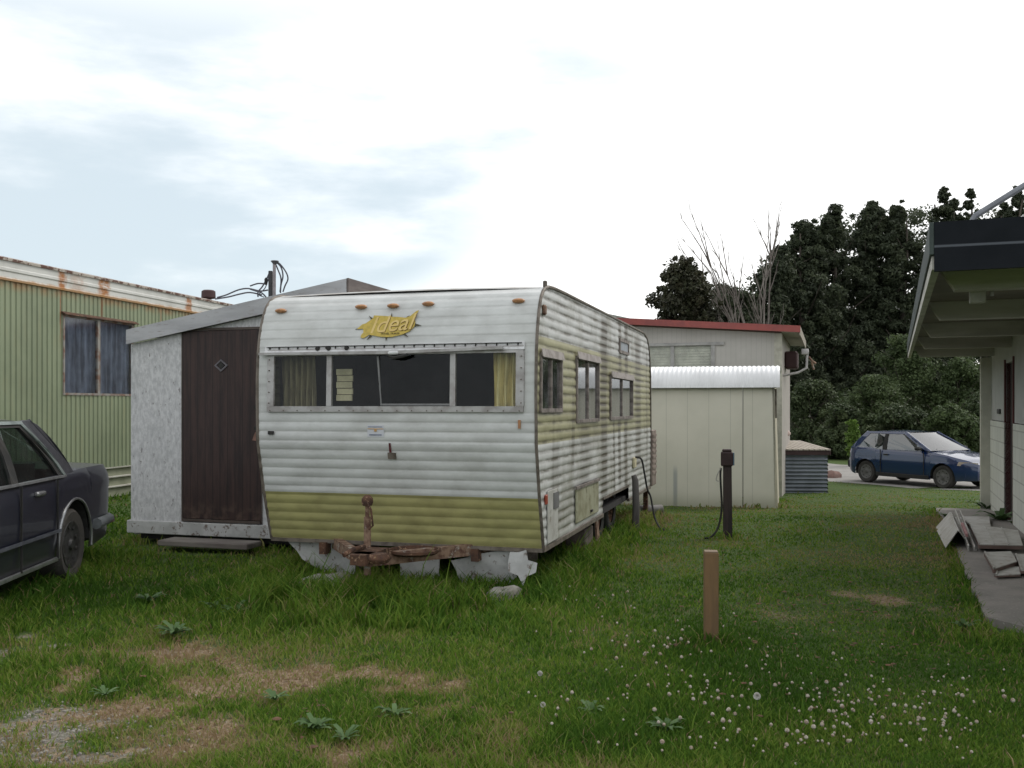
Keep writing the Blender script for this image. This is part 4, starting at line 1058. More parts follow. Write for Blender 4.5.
    screen('rear_screen', xD, bz, wb_-.06, xC, rz-.01, wr-.05, -.05)
    for sgn in (1, -1):                                            # screen pillars
        r = .026; mb = MB()
        mb.tube([(xA, sgn*(wb_-.03), bz-.02), ((xA+xB)/2, sgn*((wb_+wr)/2-.015), (bz+rz)/2), (xB, sgn*(wr-.02), rz)], r, 6); mb.build('pillar', mats.get('pillar', mats['paint']), root); mb = MB()
        mb.tube([(xD, sgn*(wb_-.03), bz-.02), ((xD+xC)/2, sgn*((wb_+wr)/2-.015), (bz+rz)/2), (xC, sgn*(wr-.02), rz)], r, 6)
        mb.build('pillar', mats.get('pillar', mats['paint']), root)
    # seats
    for sx in p['seats']:
        for sy in ((-.36, .36) if sx > .6 else (-.36, .36)):
            mb = MB(); mb.prism([(sx, sy-.23, bz-.3), (sx, sy+.23, bz-.3), (sx-.10, sy+.20, bz+.10), (sx-.10, sy-.20, bz+.10)], (.10, 0, 0))
            if sx > .6: mb.box(sx-.12, sx-.03, sy-.12, sy+.12, bz+.14, bz+.28, .03)
            mb.build('seat', mats['seat'], root)
    return body, half, top, S

chrome = M('dull_chrome', (.40, .41, .42), (.28, .28, .28), 10, rough=.3, metal=.8)
tyre = M('tyre_rubber', (.035, .033, .03), (.055, .05, .045), 8, rough=.9)
c_glass = glass('car_glass', (.5, .6, .56), .08, (.08, .09, .09), .03, 1.6)
# --- left sedan
PX, PY = -4.59, 8.10
CA = math.atan2(-.995, .0964)
sed = thing('parked_sedan', (PX, PY, 0.0), CA, 'dark navy sedan with vinyl rear roof, rear half in view at the left', 'car')
navy = paint('navy_paint', (.010, .011, .020), .34, .4, .06)
vinyl = M('vinyl_roof', (.032, .032, .040), (.022, .022, .028), 20, rough=.6, bump=.3, bscale=120)
sp_ = dict(wb=2.65, hw=.85, arch=.385, sill=.22, axle=.31, rw=.31, xr=-1.10, xf=3.5, er=.35, ef=.6, tr=.13, tf=.18, tumble=.03, crease=.79, crown=.03, nose=.05,
    top=[(-1.10, .885), (-1.06, .92), (-.9, .935), (-.25, .935), (.2, .915), (2.35, .90), (3.3, .80), (3.5, .68)], low=[(-1.10, .42), (-.9, .28), (-.5, .23), (2.2, .23), (3.2, .26), (3.5, .38)],
    belt=.92, roof=1.375, gb=.80, gr=.62, xA=2.25, xB=1.55, xC=.40, xD=-.08, arch_trim=True, seats=[1.2, .25], holes=9,
    panels=[('vinyl_quarter', 'vinyl', [(-.08, .905), (.14, .905), (.60, 1.375), (.42, 1.385), (.30, 1.345), (.18, 1.23)], .0, .05),
            ('drip_stripe', 'stripe', [(.14, .91), (.19, .91), (.66, 1.365), (.61, 1.375)], .012, .03),
            ('roof_rail', 'stripe', [(.60, 1.355), (1.60, 1.36), (1.55, 1.385), (.60, 1.38)], .014, .04),
            ('window_frame', 'black', [[(.19, .905), (.27, .905), (.68, 1.33), (.66, 1.36)], [(.66, 1.33), (1.6, 1.335), (1.56, 1.36), (.66, 1.36)], [(1.08, .905), (1.20, .905), (1.19, 1.34), (1.09, 1.34)]], .0, .04),
            ('window_glass', 'glass', [[(.26, .90), (1.09, .90), (1.10, 1.335), (.67, 1.335)], [(1.19, .90), (2.2, .90), (1.58, 1.335), (1.18, 1.335)]], -.015, .004),
            ('belt_strip', 'chrome', [(.2, .905), (2.2, .905), (2.2, .922), (.2, .922)], .03, .04)])
mats = dict(paint=navy, black=m_black, tyre=tyre, rim=M('dirty_hubcap', (.06, .06, .06), (.03, .028, .026), 12, rough=.5, metal=.5), chrome=chrome, vinyl=vinyl, roof=navy, stripe=M('pale_green_trim', (.26, .30, .29), (.16, .19, .18), 10, rough=.35, metal=.4), glass=c_glass, seat=M('seat_cloth', (.05, .05, .06)), pillar=vinyl)
body, half, top, S = car(sed, sp_, mats)
for sgn in (1, -1):
    mb = MB()
    mb.box(.42, 2.25, sgn*.835-.012, sgn*.835+.012, .235, .268, .004)
    mb.build('sill_strip', chrome, sed)
    mb = MB(); mb.prism([(.40, sgn*.855, .47), (2.2, sgn*.855, .47), (2.2, sgn*.855, .495), (.40, sgn*.855, .495)], (0, sgn*.010, 0)); mb.build('rubbing_strip', M('strip_dark', (.07, .075, .09), rough=.4), sed)
    for (xa_, w_) in ((.36, .16), (1.3, .16)):
        mb = MB(); mb.box(xa_+.35, xa_+.35+w_, sgn*.845-.02, sgn*.845+.02, .80, .835, .01); mb.build('door_handle', chrome, sed)
    for xx in (.43, 1.14):
        mb = MB(); mb.box(xx, xx+.008, sgn*.852-.012, sgn*.852+.002, .26, .90); mb.build('door_gap', m_black, sed)
    mb = MB(); mb.tube([(-1.10, sgn*.55, .43), (-1.05, sgn*.72, .43), (-.9, sgn*.83, .43), (-.45, sgn*.862, .43)], .05, 8); mb.build('bumper_end', M('bumper_grey', (.14, .15, .16), (.09, .1, .1), 8, rough=.45), sed)
    mb = MB(); mb.box(-.93, -.72, sgn*.84-.012, sgn*.84+.035, .395, .45, .008); mb.build('side_reflector', M('deep_red_lens', (.12, .02, .025), rough=.3), sed)
    mb = MB(); mb.box(-1.12, -1.08, sgn*.55-.2, sgn*.55+.2, .62, .80, .02); mb.build('tail_lamp', M('tail_red', (.3, .02, .02), rough=.3), sed)
    mb = MB(); mb.box(2.0, 2.16, sgn*.93-.08, sgn*.93+.08, .93, 1.04, .03); mb.build('wing_mirror', navy, sed)
    mb = MB(); mb.box(3.42, 3.50, sgn*.5-.18, sgn*.5+.18, .58, .68, .02); mb.build('headlight', M('lamp_glass', (.5, .5, .5), rough=.2), sed)
mb = MB(); mb.box(-1.2, -1.06, -.68, .68, .37, .49, .03); mb.build('bumper', M('bumper_grey2', (.14, .15, .16), rough=.45), sed)
mb = MB(); mb.box(3.45, 3.6, -.68, .68, .37, .49, .03); mb.build('bumper', m_alu, sed)

# --- hatchback on the road
h = Vector((.47, -.883, 0)).normalized()
lft = Vector((.883, .47, 0)).normalized()      # its left side, away from the viewer
rear_near = Vector((.3716*24.8, 24.8, 0))
orig = rear_near + lft*.79
HB = math.atan2(h.y, h.x)
hat_ = thing('parked_hatchback', (orig.x, orig.y, G(orig.x, orig.y)+.012), HB, 'small metallic blue three door hatchback parked on the gravel road', 'car')
blue = paint('blue_paint', (.003, .018, .075), .20, .9, .0)
hp_ = dict(wb=2.30, hw=.80, arch=.335, sill=.20, axle=.285, rw=.285, xr=-.62, xf=3.10, er=.30, ef=.65, tr=.14, tf=.28, tumble=.05, crease=.60, crown=.035, nose=.07,
    top=[(-.62, .80), (-.55, .90), (-.3, .93), (.4, .915), (1.75, .885), (2.4, .80), (2.9, .69), (3.10, .60)], low=[(-.62, .36), (-.45, .24), (-.3, .20), (2.6, .20), (3.10, .24)],
    belt=.90, roof=1.325, gb=.755, gr=.60, xA=1.95, xB=1.12, xC=-.08, xD=-.50, seats=[1.0, .1], holes=8,
    panels=[('rear_pillar', 'paint', [(-.50, .885), (-.30, .885), (.05, 1.30), (-.08, 1.33), (-.12, 1.30)], .0, .04),
            ('roof_rail', 'paint', [(-.1, 1.285), (1.2, 1.285), (1.12, 1.335), (-.08, 1.335)], .004, .04),
            ('door_pillar', 'black', [(.53, .885), (.66, .885), (.62, 1.30), (.52, 1.30)], .004, .03),
            ('window_glass', 'glass', [[(-.31, .885), (.53, .885), (.52, 1.29), (.03, 1.29)], [(.66, .885), (1.88, .885), (1.18, 1.29), (.63, 1.29)]], -.008, .004),
            ('front_pillar', 'paint', [(1.83, .885), (1.95, .885), (1.12, 1.33), (1.08, 1.30)], .004, .03)])
mats2 = dict(paint=blue, black=m_black, tyre=tyre, rim=M('grey_hubcap', (.16, .155, .15), (.10, .095, .09), 12, rough=.5, metal=.3), chrome=chrome, glass=glass('hatch_glass', (.30, .36, .36), .1, (.16, .17, .17), .03, 1.7), seat=M('seat_grey', (.06, .06, .065)))
body, half, top, S = car(hat_, hp_, mats2)
for sgn in (1, -1):
    mb = MB(); mb.prism([(2.66, sgn*.745, .57), (3.02, sgn*.50, .55), (3.03, sgn*.50, .645), (2.70, sgn*.735, .665)], (.06, sgn*.03, .01)); mb.build('headlight', M('clear_lamp', (.45, .40, .36), (.4, .3, .24), 10, rough=.15, coat=1), hat_)
    mb = MB(); mb.box(1.62, 1.76, sgn*.86-.08, sgn*.86+.08, .90, .99, .03); mb.build('wing_mirror', m_black, hat_)
    mb = MB(); mb.box(.50, .508, sgn*.797-.02, sgn*.797+.004, .24, .88); mb.build('door_gap', m_black, hat_)
    mb = MB(); mb.box(1.80, 1.808, sgn*.797-.02, sgn*.797+.004, .24, .86); mb.build('door_gap', m_black, hat_)
    mb = MB(); mb.box(.60, .74, sgn*.80-.02, sgn*.80+.014, .74, .775, .008); mb.build('door_handle', m_black, hat_)
    mb = MB(); mb.box(.36, 1.94, sgn*.797-.02, sgn*.797+.012, .20, .30, .01); mb.build('sill_skirt', m_black, hat_)
    mb = MB(); mb.box(-.60, -.50, sgn*.62-.08, sgn*.62+.05, .62, .84, .02); mb.build('tail_lamp', M('tail_red2', (.25, .02, .02), rough=.3), hat_)
mb = MB(); rows = []
for z in (.24, .34, .44, .47):
    rows.append([(3.17 - .30*abs(q)**3 - (.03 if z in (.24, .47) else 0), q*.70, z) for q in np.linspace(-1, 1, 13)])
mb.grid(rows, True); mb.build('bumper', M('dark_blue_bumper', (.014, .024, .08), rough=.4), hat_)
mb = MB(); mb.box(3.12, 3.19, -.30, .30, .51, .56, .01); mb.box(3.12, 3.185, -.34, .34, .30, .36, .01); mb.build('grille', m_black, hat_)
mb = MB(); mb.tube([(1.92, -.5, .925), (1.80, .02, .975)], .010, 5); mb.tube([(1.92, .05, .93), (1.80, .55, .965)], .010, 5); mb.build('wiper', m_black, hat_)
mb = MB(); mb.box(-.72, -.60, -.66, .66, .36, .56, .03); mb.build('bumper', m_black, hat_)

# ------------------------------------------------------------------ numpy meshes (foliage)
def np_mesh(name, V, Fq, mat, attr=None, parent=None, tri=None):
    me = bpy.data.meshes.new(name); nv = len(V)
    nq = len(Fq); nt = 0 if tri is None else len(tri)
    me.vertices.add(nv); me.vertices.foreach_set('co', np.ascontiguousarray(V, np.float32).ravel())
    me.loops.add(nq*4 + nt*3); li = Fq.ravel() if not nt else np.concatenate([Fq.ravel(), tri.ravel()])
    me.loops.foreach_set('vertex_index', li.astype(np.int32))
    me.polygons.add(nq+nt); ls = np.concatenate([np.arange(nq)*4, nq*4 + np.arange(nt)*3]) if nt else np.arange(nq)*4
    me.polygons.foreach_set('loop_start', ls.astype(np.int32))
    me.update(calc_edges=True)
    if attr is not None:
        for k, v in attr.items():
            a = me.attributes.new(k, 'FLOAT', 'POINT'); a.data.foreach_set('value', v.astype(np.float32))
    me.materials.append(mat)
    o = bpy.data.objects.new(name, me); COL.objects.link(o)
    if parent is not None: o.parent = parent
    return o
def leaf_mat(name, c0, c1, c2, trans=.25, rough=.6):
    t = NT(name); a = t.attr('tint').outputs['Fac']
    cr = t.n.new('ShaderNodeValToRGB'); e = cr.color_ramp.elements
    e[0].position = 0; e[0].color = (*c0, 1); e[1].position = 1; e[1].color = (*c2, 1); m = e.new(.5); m.color = (*c1, 1)
    t.l.new(a, cr.inputs[0])
    d = t.n.new('ShaderNodeBsdfPrincipled'); t.l.new(cr.outputs[0], d.inputs['Base Color']); d.inputs['Roughness'].default_value = rough; d.inputs['Specular IOR Level'].default_value = .25
    tr = t.n.new('ShaderNodeBsdfTranslucent'); t.l.new(cr.outputs[0], tr.inputs[0])
    mx = t.n.new('ShaderNodeMixShader'); mx.inputs[0].default_value = trans
    t.l.new(d.outputs[0], mx.inputs[1]); t.l.new(tr.outputs[0], mx.inputs[2]); t.l.new(mx.outputs[0], t.out.inputs[0])
    return t.m
def leaves(cent, rad, n_per, size, flat=.8):
    """cent Nx3 clump centres, rad N radii -> leaf quads"""
    N = len(cent); cnt = np.maximum(14, (n_per*np.minimum(1.6, (rad/np.mean(rad))**1.6))).astype(int); idx = np.repeat(np.arange(N), cnt); M_ = len(idx)
    d = rng.normal(size=(M_, 3)); d /= np.linalg.norm(d, axis=1)[:, None]
    r = rng.random(M_)**.45
    c = cent[idx] + d*(r*rad[idx])[:, None]*np.array([1, 1, flat])
    n = d*.7 + rng.normal(size=(M_, 3))*.6 + np.array([0, 0, .35]); n /= np.linalg.norm(n, axis=1)[:, None]
    u = np.cross(n, rng.normal(size=(M_, 3))); u /= np.linalg.norm(u, axis=1)[:, None]; v = np.cross(n, u)
    s = size*(.6 + .8*rng.random(M_)); a = (s*.75)[:, None]; b = s[:, None]
    V = np.stack([c - v*b, c + u*a*.6, c + v*b, c - u*a*.6], 1).reshape(-1, 3)
    tint = np.clip(rng.normal(.5, .22, M_) + rng.normal(0, .18, N)[idx], 0, 1)
    return V, np.arange(M_*4).reshape(-1, 4), np.repeat(tint, 4)
bark = M('bark', (.09, .075, .06), (.05, .04, .035), 5, rough=.95, stretch=(1, 1, .3))
pale_bark = M('pale_bark', (.20, .175, .155), (.12, .10, .09), 5, rough=.95, stretch=(1, 1, .3))
def limbs(h, spread, n, r0, start=.25, seed=0, rise=.9, base=0):
    rr = random.Random(seed); mb = MB(); tips = []
    tp = [(0, 0, base-.3)]; 
    for k in range(1, 7): tp.append((rr.uniform(-.02, .02)*h*k/6, rr.uniform(-.02, .02)*h*k/6, base + h*.93*k/6))
    mb.tube(tp, [r0*(1-.85*k/6) for k in range(7)], 8)
    for i in range(n):
        f = start + (1-start)*(i+.5)/n*.92; a = i*2.4 + rr.uniform(-.4, .4); l = spread*(1.1-.75*f)*rr.uniform(.7, 1.1)
        j = min(5, int(f*6)); q = Vector(tp[j]).lerp(Vector(tp[j+1]), f*6-j)
        e = q + Vector((math.cos(a)*l, math.sin(a)*l, l*rise*rr.uniform(.6, 1.2)))
        m = q.lerp(e, .5) + Vector((0, 0, -l*.08))
        mb.tube([q, m, e], [r0*.38*(1.1-f), r0*.22*(1.1-f), r0*.06], 5, False); tips += [tuple(m), tuple(e)]
    return mb, tips
def tree(name, u, d, vtop, wpx, label, mat, group, n_clump=55, per=150, leaf=.20, shape='round', base_v=None, barkm=None, low=.18, seed=1, cat='tree', cr=.16):
    x = (u-512)/F*d; y = d; g = G(x, y); H_ = EYE + (HZ-vtop)*d/F - g; sp = wpx/F*d
    o = thing(name, (x, y, g), seed*1.3, label, cat, group)
    mb, tips = limbs(H_, sp*1.2, 16, .018*H_+.03, low+.05, seed); mb.build('trunk', barkm or bark, o)
    r = np.random.default_rng(seed); C = []; 
    n_clump = int(n_clump*1.7); per = int(per*.75)
    while len(C) < n_clump:
        f = low + (1-low)*r.random(); a = r.random()*6.283; q = r.random()**.55
        if shape == 'round': w = math.sqrt(max(0, 1-((f-.58)/.45)**2))
        elif shape == 'tall': w = (math.sin(math.pi*min(1, (f-low)/(1-low)*.88+.12))**.55)
        elif shape == 'cone': w = .95*(1-f)**.85+.05
        elif shape == 'poplar': w = 1.75*min(1.0, 1.5*(1.005-f)**.75)*(.72+.38*math.sin(a*2+seed)*math.sin(f*11+seed))
        else: w = math.sqrt(max(0, 1-((f-.35)/.68)**2))
        if w <= 0: continue
        C.append((math.cos(a)*q*w*sp*.86 + (.25*sp*math.sin(f*5+seed) if shape == 'poplar' else 0), math.sin(a)*q*w*sp*.86, f*H_*(.985 if shape == 'poplar' else .95)))
    if shape in ('round', 'tall'):
        C += [(e[0]*.8, e[1]*.8, e[2]) for e in tips[1::2] if e[2] < H_*.9]
    C = np.array(C); rad = sp*cr*2.2*(.30 + 1.0*r.random(len(C))**1.3)
    if shape == 'cone': rad *= .6
    if shape == 'poplar': rad *= 1.12-.45*np.clip(C[:, 2]/H_, 0, 1)
    if shape != 'poplar': C[:, 2] = np.minimum(C[:, 2], H_ - rad*.6*(1+r.random(len(C))))
    if shape in ('tall', 'round', 'poplar'):                       # small upright tufts that break the outline
        hi = C[C[:, 2] > H_*.45]; k = r.integers(0, len(hi), 110); T0 = hi[k]; rr0 = rad[C[:, 2] > H_*.45][k]
        off = r.normal(size=(110, 3)); off[:, 2] = np.abs(off[:, 2])*1.1; off /= np.linalg.norm(off, axis=1)[:, None]
        tuft = T0 + off*(rr0*(1.0+(.5 if shape == 'poplar' else .2)*r.random(110)))[:, None]; tuft = tuft[tuft[:, 2] < H_*1.02]; nt_ = len(tuft)
        C = np.concatenate([C, tuft]); rad = np.concatenate([rad, sp*.06*(.6+.8*r.random(nt_))])
    V, Q, T = leaves(C, rad, per, leaf)
    np_mesh('crown', V, Q, mat, {'tint': T}, o)
    return o
lm_dark = leaf_mat('cottonwood_leaf', (.034, .044, .026), (.056, .070, .040), (.088, .105, .058), .35)
lm_maple = leaf_mat('maple_leaf', (.03, .028, .018), (.045, .05, .026), (.075, .065, .04), .2)
lm_fir = leaf_mat('fir_needle', (.030, .040, .024), (.050, .062, .036), (.078, .092, .050), .3)
lm_willow = leaf_mat('willow_leaf', (.045, .068, .026), (.07, .10, .038), (.10, .135, .055), .3)
lm_bush = leaf_mat('bush_leaf', (.035, .052, .022), (.058, .08, .034), (.09, .115, .05), .2)
GT = 'tall trees beyond the road'
tree('broadleaf_tree', 684, 44, 258, 42, 'bushy bronze green tree standing alone left of the bare tree behind the red roof', lm_maple, GT, 80, 240, .11, 'round', low=.1, seed=3, cr=.14)
for k, (u, d, vt, w, lab, sh, n) in enumerate([
    (728, 50, 282, 36, 'lower dark tree behind the bare branches, right of the bronze green tree', 'round', 110),
    (770, 54, 246, 44, 'dark tree just right of the bare tree, lowest shoulder of the tall wood', 'poplar', 230),
    (803, 56, 218, 44, 'tall dark tree, second step up from the bare tree towards the wood top', 'poplar', 230),
    (835, 58, 203, 44, 'tall dark tree with twin tufted tips above the white lidded bin', 'poplar', 240),
    (868, 60, 199, 46, 'tall dark tree directly above the parked hatchback', 'poplar', 240),
    (903, 59, 204, 42, 'tall dark tree whose crown just touches the left edge of the black roof line', 'poplar', 230)]):
    tree('cottonwood_tree', u, d, vt, w, lab, lm_dark, GT, n, 210, .105, sh, low=.08, seed=11+k, cr=.095)
for k, (u, d, vt, w, lab) in enumerate([(936, 58, 186, 30, 'tall spindly treetop rising highest beside the left end of the black roof'), (952, 61, 196, 26, 'short spindly treetop between two taller ones over the black roof'), (969, 58, 188, 26, 'spindly treetop left of the foot of the roof strut'),
    (999, 60, 200, 26, 'spindly treetop seen just under the sloping roof strut'), (1020, 57, 182, 26, 'spindly treetop at the right edge above the black roof')]):
    tree('poplar_tree', u, d, vt, w, lab, lm_fir, 'treetops over the black roof', 150, 120, .10, 'poplar', low=.05, seed=31+k, cr=.09)
# dense mass of trees further back
def mass(name, label, us, d, vt, w, mat, n, per, leaf, seed, cat='woodland'):
    r = np.random.default_rng(seed); C = []; Rr = []
    for i in range(n):
        u = r.uniform(us[0], us[1]); dd = d + r.uniform(-3, 5); top = float(np.interp(u, *vt)); v = r.uniform(top, 440)**1.0
        v = top + (445-top)*r.random()**.9
        C.append(((u-512)/F*dd, dd, EYE-(v-HZ)/F*dd)); Rr.append(r.uniform(.7, 1.3)*w)
    V, Q, T = leaves(np.array(C), np.array(Rr), per, leaf)
    o = np_mesh(name, V, Q, mat, {'tint': T}); tag(o, label, cat, kind='stuff'); return o
mass('distant_woodland', 'dark far wood closing the view behind the single trees', (628, 1130), 70, ([628, 700, 750, 785, 810, 840, 870, 940, 1130], [335, 310, 280, 246, 228, 219, 215, 212, 210]), .85, lm_dark, 2000, 60, .15, 5)
# willows and bushes beyond the road
GB = 'bushes beyond the road'
for k, (u, d, vt, w, lab, n, mt, sh) in enumerate([
    (903, 40, 330, 40, 'largest feathery pale green willow bush behind the hatchback', 60, lm_willow, 'dome'),
    (872, 38, 372, 34, 'rounded pale green bush left of the largest willow bush', 45, lm_willow, 'dome'),
    (958, 39, 352, 36, 'pale green bush half hidden behind the corner of the block building', 45, lm_willow, 'dome'),
    (812, 40, 378, 34, 'dull green bush beside the eave of the grey house', 45, lm_bush, 'dome'),
    (842, 36, 404, 26, 'low dull green bush above the plank lid of the bin', 30, lm_bush, 'dome'),
    (893, 35, 402, 34, 'low broad bush right behind the roof of the hatchback', 36, lm_bush, 'dome'),
    (945, 34, 402, 34, 'low broad bush behind the bonnet of the hatchback', 36, lm_willow, 'dome'),
    (985, 35, 390, 30, 'low bush beside the corner post of the block building', 30, lm_bush, 'dome'),
    (822, 36, 428, 18, 'small scrubby bush next to the pinkish vent pipe', 20, lm_bush, 'dome')]):
    tree('willow_bush' if mt is lm_willow else 'scrub_bush', u, d, vt, w, lab, mt, GB, n, 330, .066, sh, low=.02, seed=51+k, cat='bush', cr=.15)
mass('roadside_undergrowth', 'dark tangled undergrowth along the far side of the road', (780, 1080), 44, ([780, 900, 1080], [395, 400, 395]), .9, lm_bush, 300, 90, .13, 9, 'undergrowth')
lm_lime = leaf_mat('lime_leaf', (.08, .14, .03), (.12, .2, .04), (.18, .28, .06), .3)
tree('young_sapling', 853, 31.5, 419, 6, 'slender yellow green sapling at the roadside behind the hatchback', lm_lime, None, 16, 50, .06, 'tall', low=.1, seed=71, cr=.3)

# bare tree
def bare_tree():
    x = (772-512)/F*47; y = 47.0; g = G(x, y)
    o = thing('bare_tree', (x, y, g), 0, 'leafless pale tree with a fan of bare branches behind the red roof', 'tree')
    rr = random.Random(5); mb = MB()
    def br(p, d, l, r, dep):
        n = 5; pts = [p]; q = p.copy(); dd = d.copy()
        for k in range(n):
            dd = (dd + Vector((rr.uniform(-.1, .1), rr.uniform(-.1, .1), rr.uniform(-.05, .05)))).normalized(); q = q + dd*l/n; pts.append(q.copy())
        mb.tube(pts, [r*(1-.75*k/n) for k in range(n+1)], 5 if dep else 7, False)
        if dep < 3:
            for k in range((4, 9, 4, 0)[dep]):
                i = rr.randint(2, n); a = rr.uniform(0, 6.28)
                e = (dd + Vector((math.cos(a)*.6, math.sin(a)*.3, .15))*rr.uniform(.35, .7)).normalized()
                br(pts[i], e, l*rr.uniform(.16, .34), max(.016, r*.36), dep+1)
    H_ = EYE + (HZ-222)*47/F - g
    mb.tube([(0, 0, -.3), (0, 0, 1.2)], [.28, .24], 8)
    for tx, l in ((-4.3, .80), (-3.8, .88), (-3.3, .93), (-2.6, .88), (-2.1, .93), (-1.6, .90), (-.9, .78), (-2.9, .74), (-1.2, .66)):
        base = Vector((rr.uniform(-.1, .25), rr.uniform(-.2, .2), 1.0)); e = Vector((tx + .3, rr.uniform(-1.2, 1.2), H_*l))
        br(base, (e-base).normalized(), (e-base).length*.86, .10, 1)
    mb.build('branches', pale_bark, o)
bare_tree()

# ------------------------------------------------------------------ ground
patches = [  # u, v, radius u, radius v, dryness, bareness (read off the lawn)
    (25, 735, 75, 45, .4, .85), (5, 658, 28, 26, .3, .9), (75, 715, 40, 20, .6, .8), (150, 655, 65, 11, 1, .55), (85, 678, 32, 9, 1, .5), (240, 678, 60, 22, .9, .35), (130, 712, 60, 12, .95, .5), (300, 668, 45, 14, .9, .3),
    (195, 735, 80, 22, .8, .4), (60, 758, 80, 18, .8, .8), (370, 672, 40, 10, .8, .3), (350, 755, 60, 25, .9, .35), (440, 720, 42, 16, .8, .3), (395, 690, 45, 14, .8, .25), (892, 603, 42, 11, .75, .25), (800, 612, 50, 9, .5, .1), (600, 640, 50, 12, .35, .05), (960, 640, 30, 10, .45, .1), (500, 750, 50, 18, .6, .1), (860, 520, 60, 8, .4, 0), (700, 570, 60, 8, .3, 0)]
pw = []
for (u, v, ru, rv, a, b) in patches:
    d = EYE*F/(v-HZ); x = (u-512)/F*d; pw.append((x, d, ru/F*d, max(.12, rv*d*d/(EYE*F)), a, b))
def vnoise(x, y, f, seed):
    X = x*f + seed*17.3; Y = y*f + seed*9.1; xi = np.floor(X).astype(int); yi = np.floor(Y).astype(int); fx = X-xi; fy = Y-yi
    fx = fx*fx*(3-2*fx); fy = fy*fy*(3-2*fy)
    def h(a, b): n = np.sin(a*127.1 + b*311.7 + seed*74.7)*43758.5453; return n - np.floor(n)
    return (h(xi, yi)*(1-fx) + h(xi+1, yi)*fx)*(1-fy) + (h(xi, yi+1)*(1-fx) + h(xi+1, yi+1)*fx)*fy
def fbm(x, y, f, s): return .5*vnoise(x, y, f, s) + .3*vnoise(x, y, f*2.1, s+1) + .2*vnoise(x, y, f*4.3, s+2)
def lawn(x, y):
    dry = np.zeros_like(x); bare = np.zeros_like(x)
    wx = x + (fbm(x, y, 3.5, 3)-.5)*1.0; wy = y + (fbm(x, y, 3.5, 6)-.5)*.9
    for (cx, cy, rx, ry, a, b) in pw:
        g = np.exp(-(((wx-cx)/rx)**2 + ((wy-cy)/ry)**2)*.9)
        dry = np.maximum(dry, a*g); bare = np.maximum(bare, b*g)
    nz = fbm(x, y, 1.7, 8)
    dry = np.clip(dry*1.1 + (nz-.55)*.7*(1-dry) , 0, 1)
    return dry, np.clip(bare*1.2*(.6+.8*fbm(x, y, 5, 12)), 0, 1)
def axis(a, b, step, far0, far1, n):
    m = np.arange(a, b+1e-6, step); lo = a - np.geomspace(step, a-far0, n) if far0 < a else np.array([]); hi = b + np.geomspace(step, far1-b, n)
    return np.unique(np.concatenate([lo, m, hi]))
gx_ = axis(-8, 9, .11, -420, 420, 40); gy_ = axis(2.5, 14, .11, -60, 620, 45)
XX, YY = np.meshgrid(gx_, gy_); ZZ = gz(XX, YY) + (fbm(XX, YY, 1.3, 2)-.5)*.05*(np.abs(XX) < 12)*(YY < 20)
V = np.stack([XX.ravel(), YY.ravel(), ZZ.ravel()], 1); nx_ = len(gx_); I = np.arange(len(gy_)-1)[:, None]*nx_ + np.arange(nx_-1)[None]
Q = np.stack([I, I+1, I+nx_+1, I+nx_], -1).reshape(-1, 4)
dry, bare = lawn(XX.ravel(), YY.ravel())
t = NT('lawn_soil')
fine = t.noise(45, 6, .7); med = t.noise(5, 6, .65); big = t.noise(.8, 4, .6)
gcol = t.mix(t.step(fine, .35, .65), (.036, .062, .015), (.075, .12, .03))
gcol = t.mix(t.math('MULTIPLY', t.step(big, .45, .7), .5), gcol, (.075, .085, .028))
soil = t.mix(t.step(fine, .35, .65), (.15, .105, .065), (.29, .215, .145)); soil = t.mix(t.step(t.voro(38), .16, .08), soil, (.33, .31, .28))
grv = t.mix(t.step(t.noise(60, 4, .7), .4, .6), (.13, .12, .095), (.23, .215, .185)); grv = t.mix(t.step(t.voro(48), .16, .08), grv, (.36, .35, .32)); grv = t.mix(t.step(t.noise(9, 5, .7), .45, .6), grv, soil)
f1 = t.step(t.math('ADD', t.attr('dry').outputs['Fac'], t.math('MULTIPLY', t.math('SUBTRACT', fine, .5), .8)), .35, .75)
f2 = t.step(t.math('ADD', t.attr('bare').outputs['Fac'], t.math('ADD', t.math('MULTIPLY', t.math('SUBTRACT', fine, .5), .9), t.math('MULTIPLY', t.math('SUBTRACT', med, .5), .9))), .5, .85)
gcol = t.mix(t.math('MULTIPLY', t.step(med, .5, .7), .5), gcol, (.085, .075, .035)); col = t.mix(f2, t.mix(f1, gcol, soil), grv)
gmat = t.done(col, .95, 0, t.bump(fine, .6, .03), .2)
go = np_mesh('ground', V, Q, gmat, {'dry': dry, 'bare': bare}); tag(go, kind='structure')
# road beyond the lawn
r_ = Vector((.5, -.87, 0)); n_ = Vector((.87, .5, 0)); p0 = Vector((8.45, 25.3, 0))
mb = MB(); rows = []
for s in np.linspace(-34, 26, 40):
    row = []
    for w in np.linspace(0, 1, 7):
        q = p0 + r_*s + n_*(w*6.2 + (.22*math.sin(s*1.7)+.12*math.sin(s*4.1) if w in (0, 1) else 0)); row.append((q.x, q.y, G(q.x, q.y)+.010+.004*(w in (0, 1))*-1))
    rows.append(row)
mb.grid(rows); t = NT('road_gravel'); col = t.mix(t.step(t.noise(1.2, 7, .7), .35, .7), (.27, .255, .235), (.20, .19, .175)); col = t.mix(t.step(t.noise(30, 3, .7), .55, .7), col, (.36, .345, .32))
ro = mb.build('road', t.done(col, .95, 0, t.bump(t.noise(40, 4), .4, .01)), None, flip=True); tag(ro, kind='structure')
x, y, z = at_ground(832, 478)
mb = MB(); n = 12; vs = []
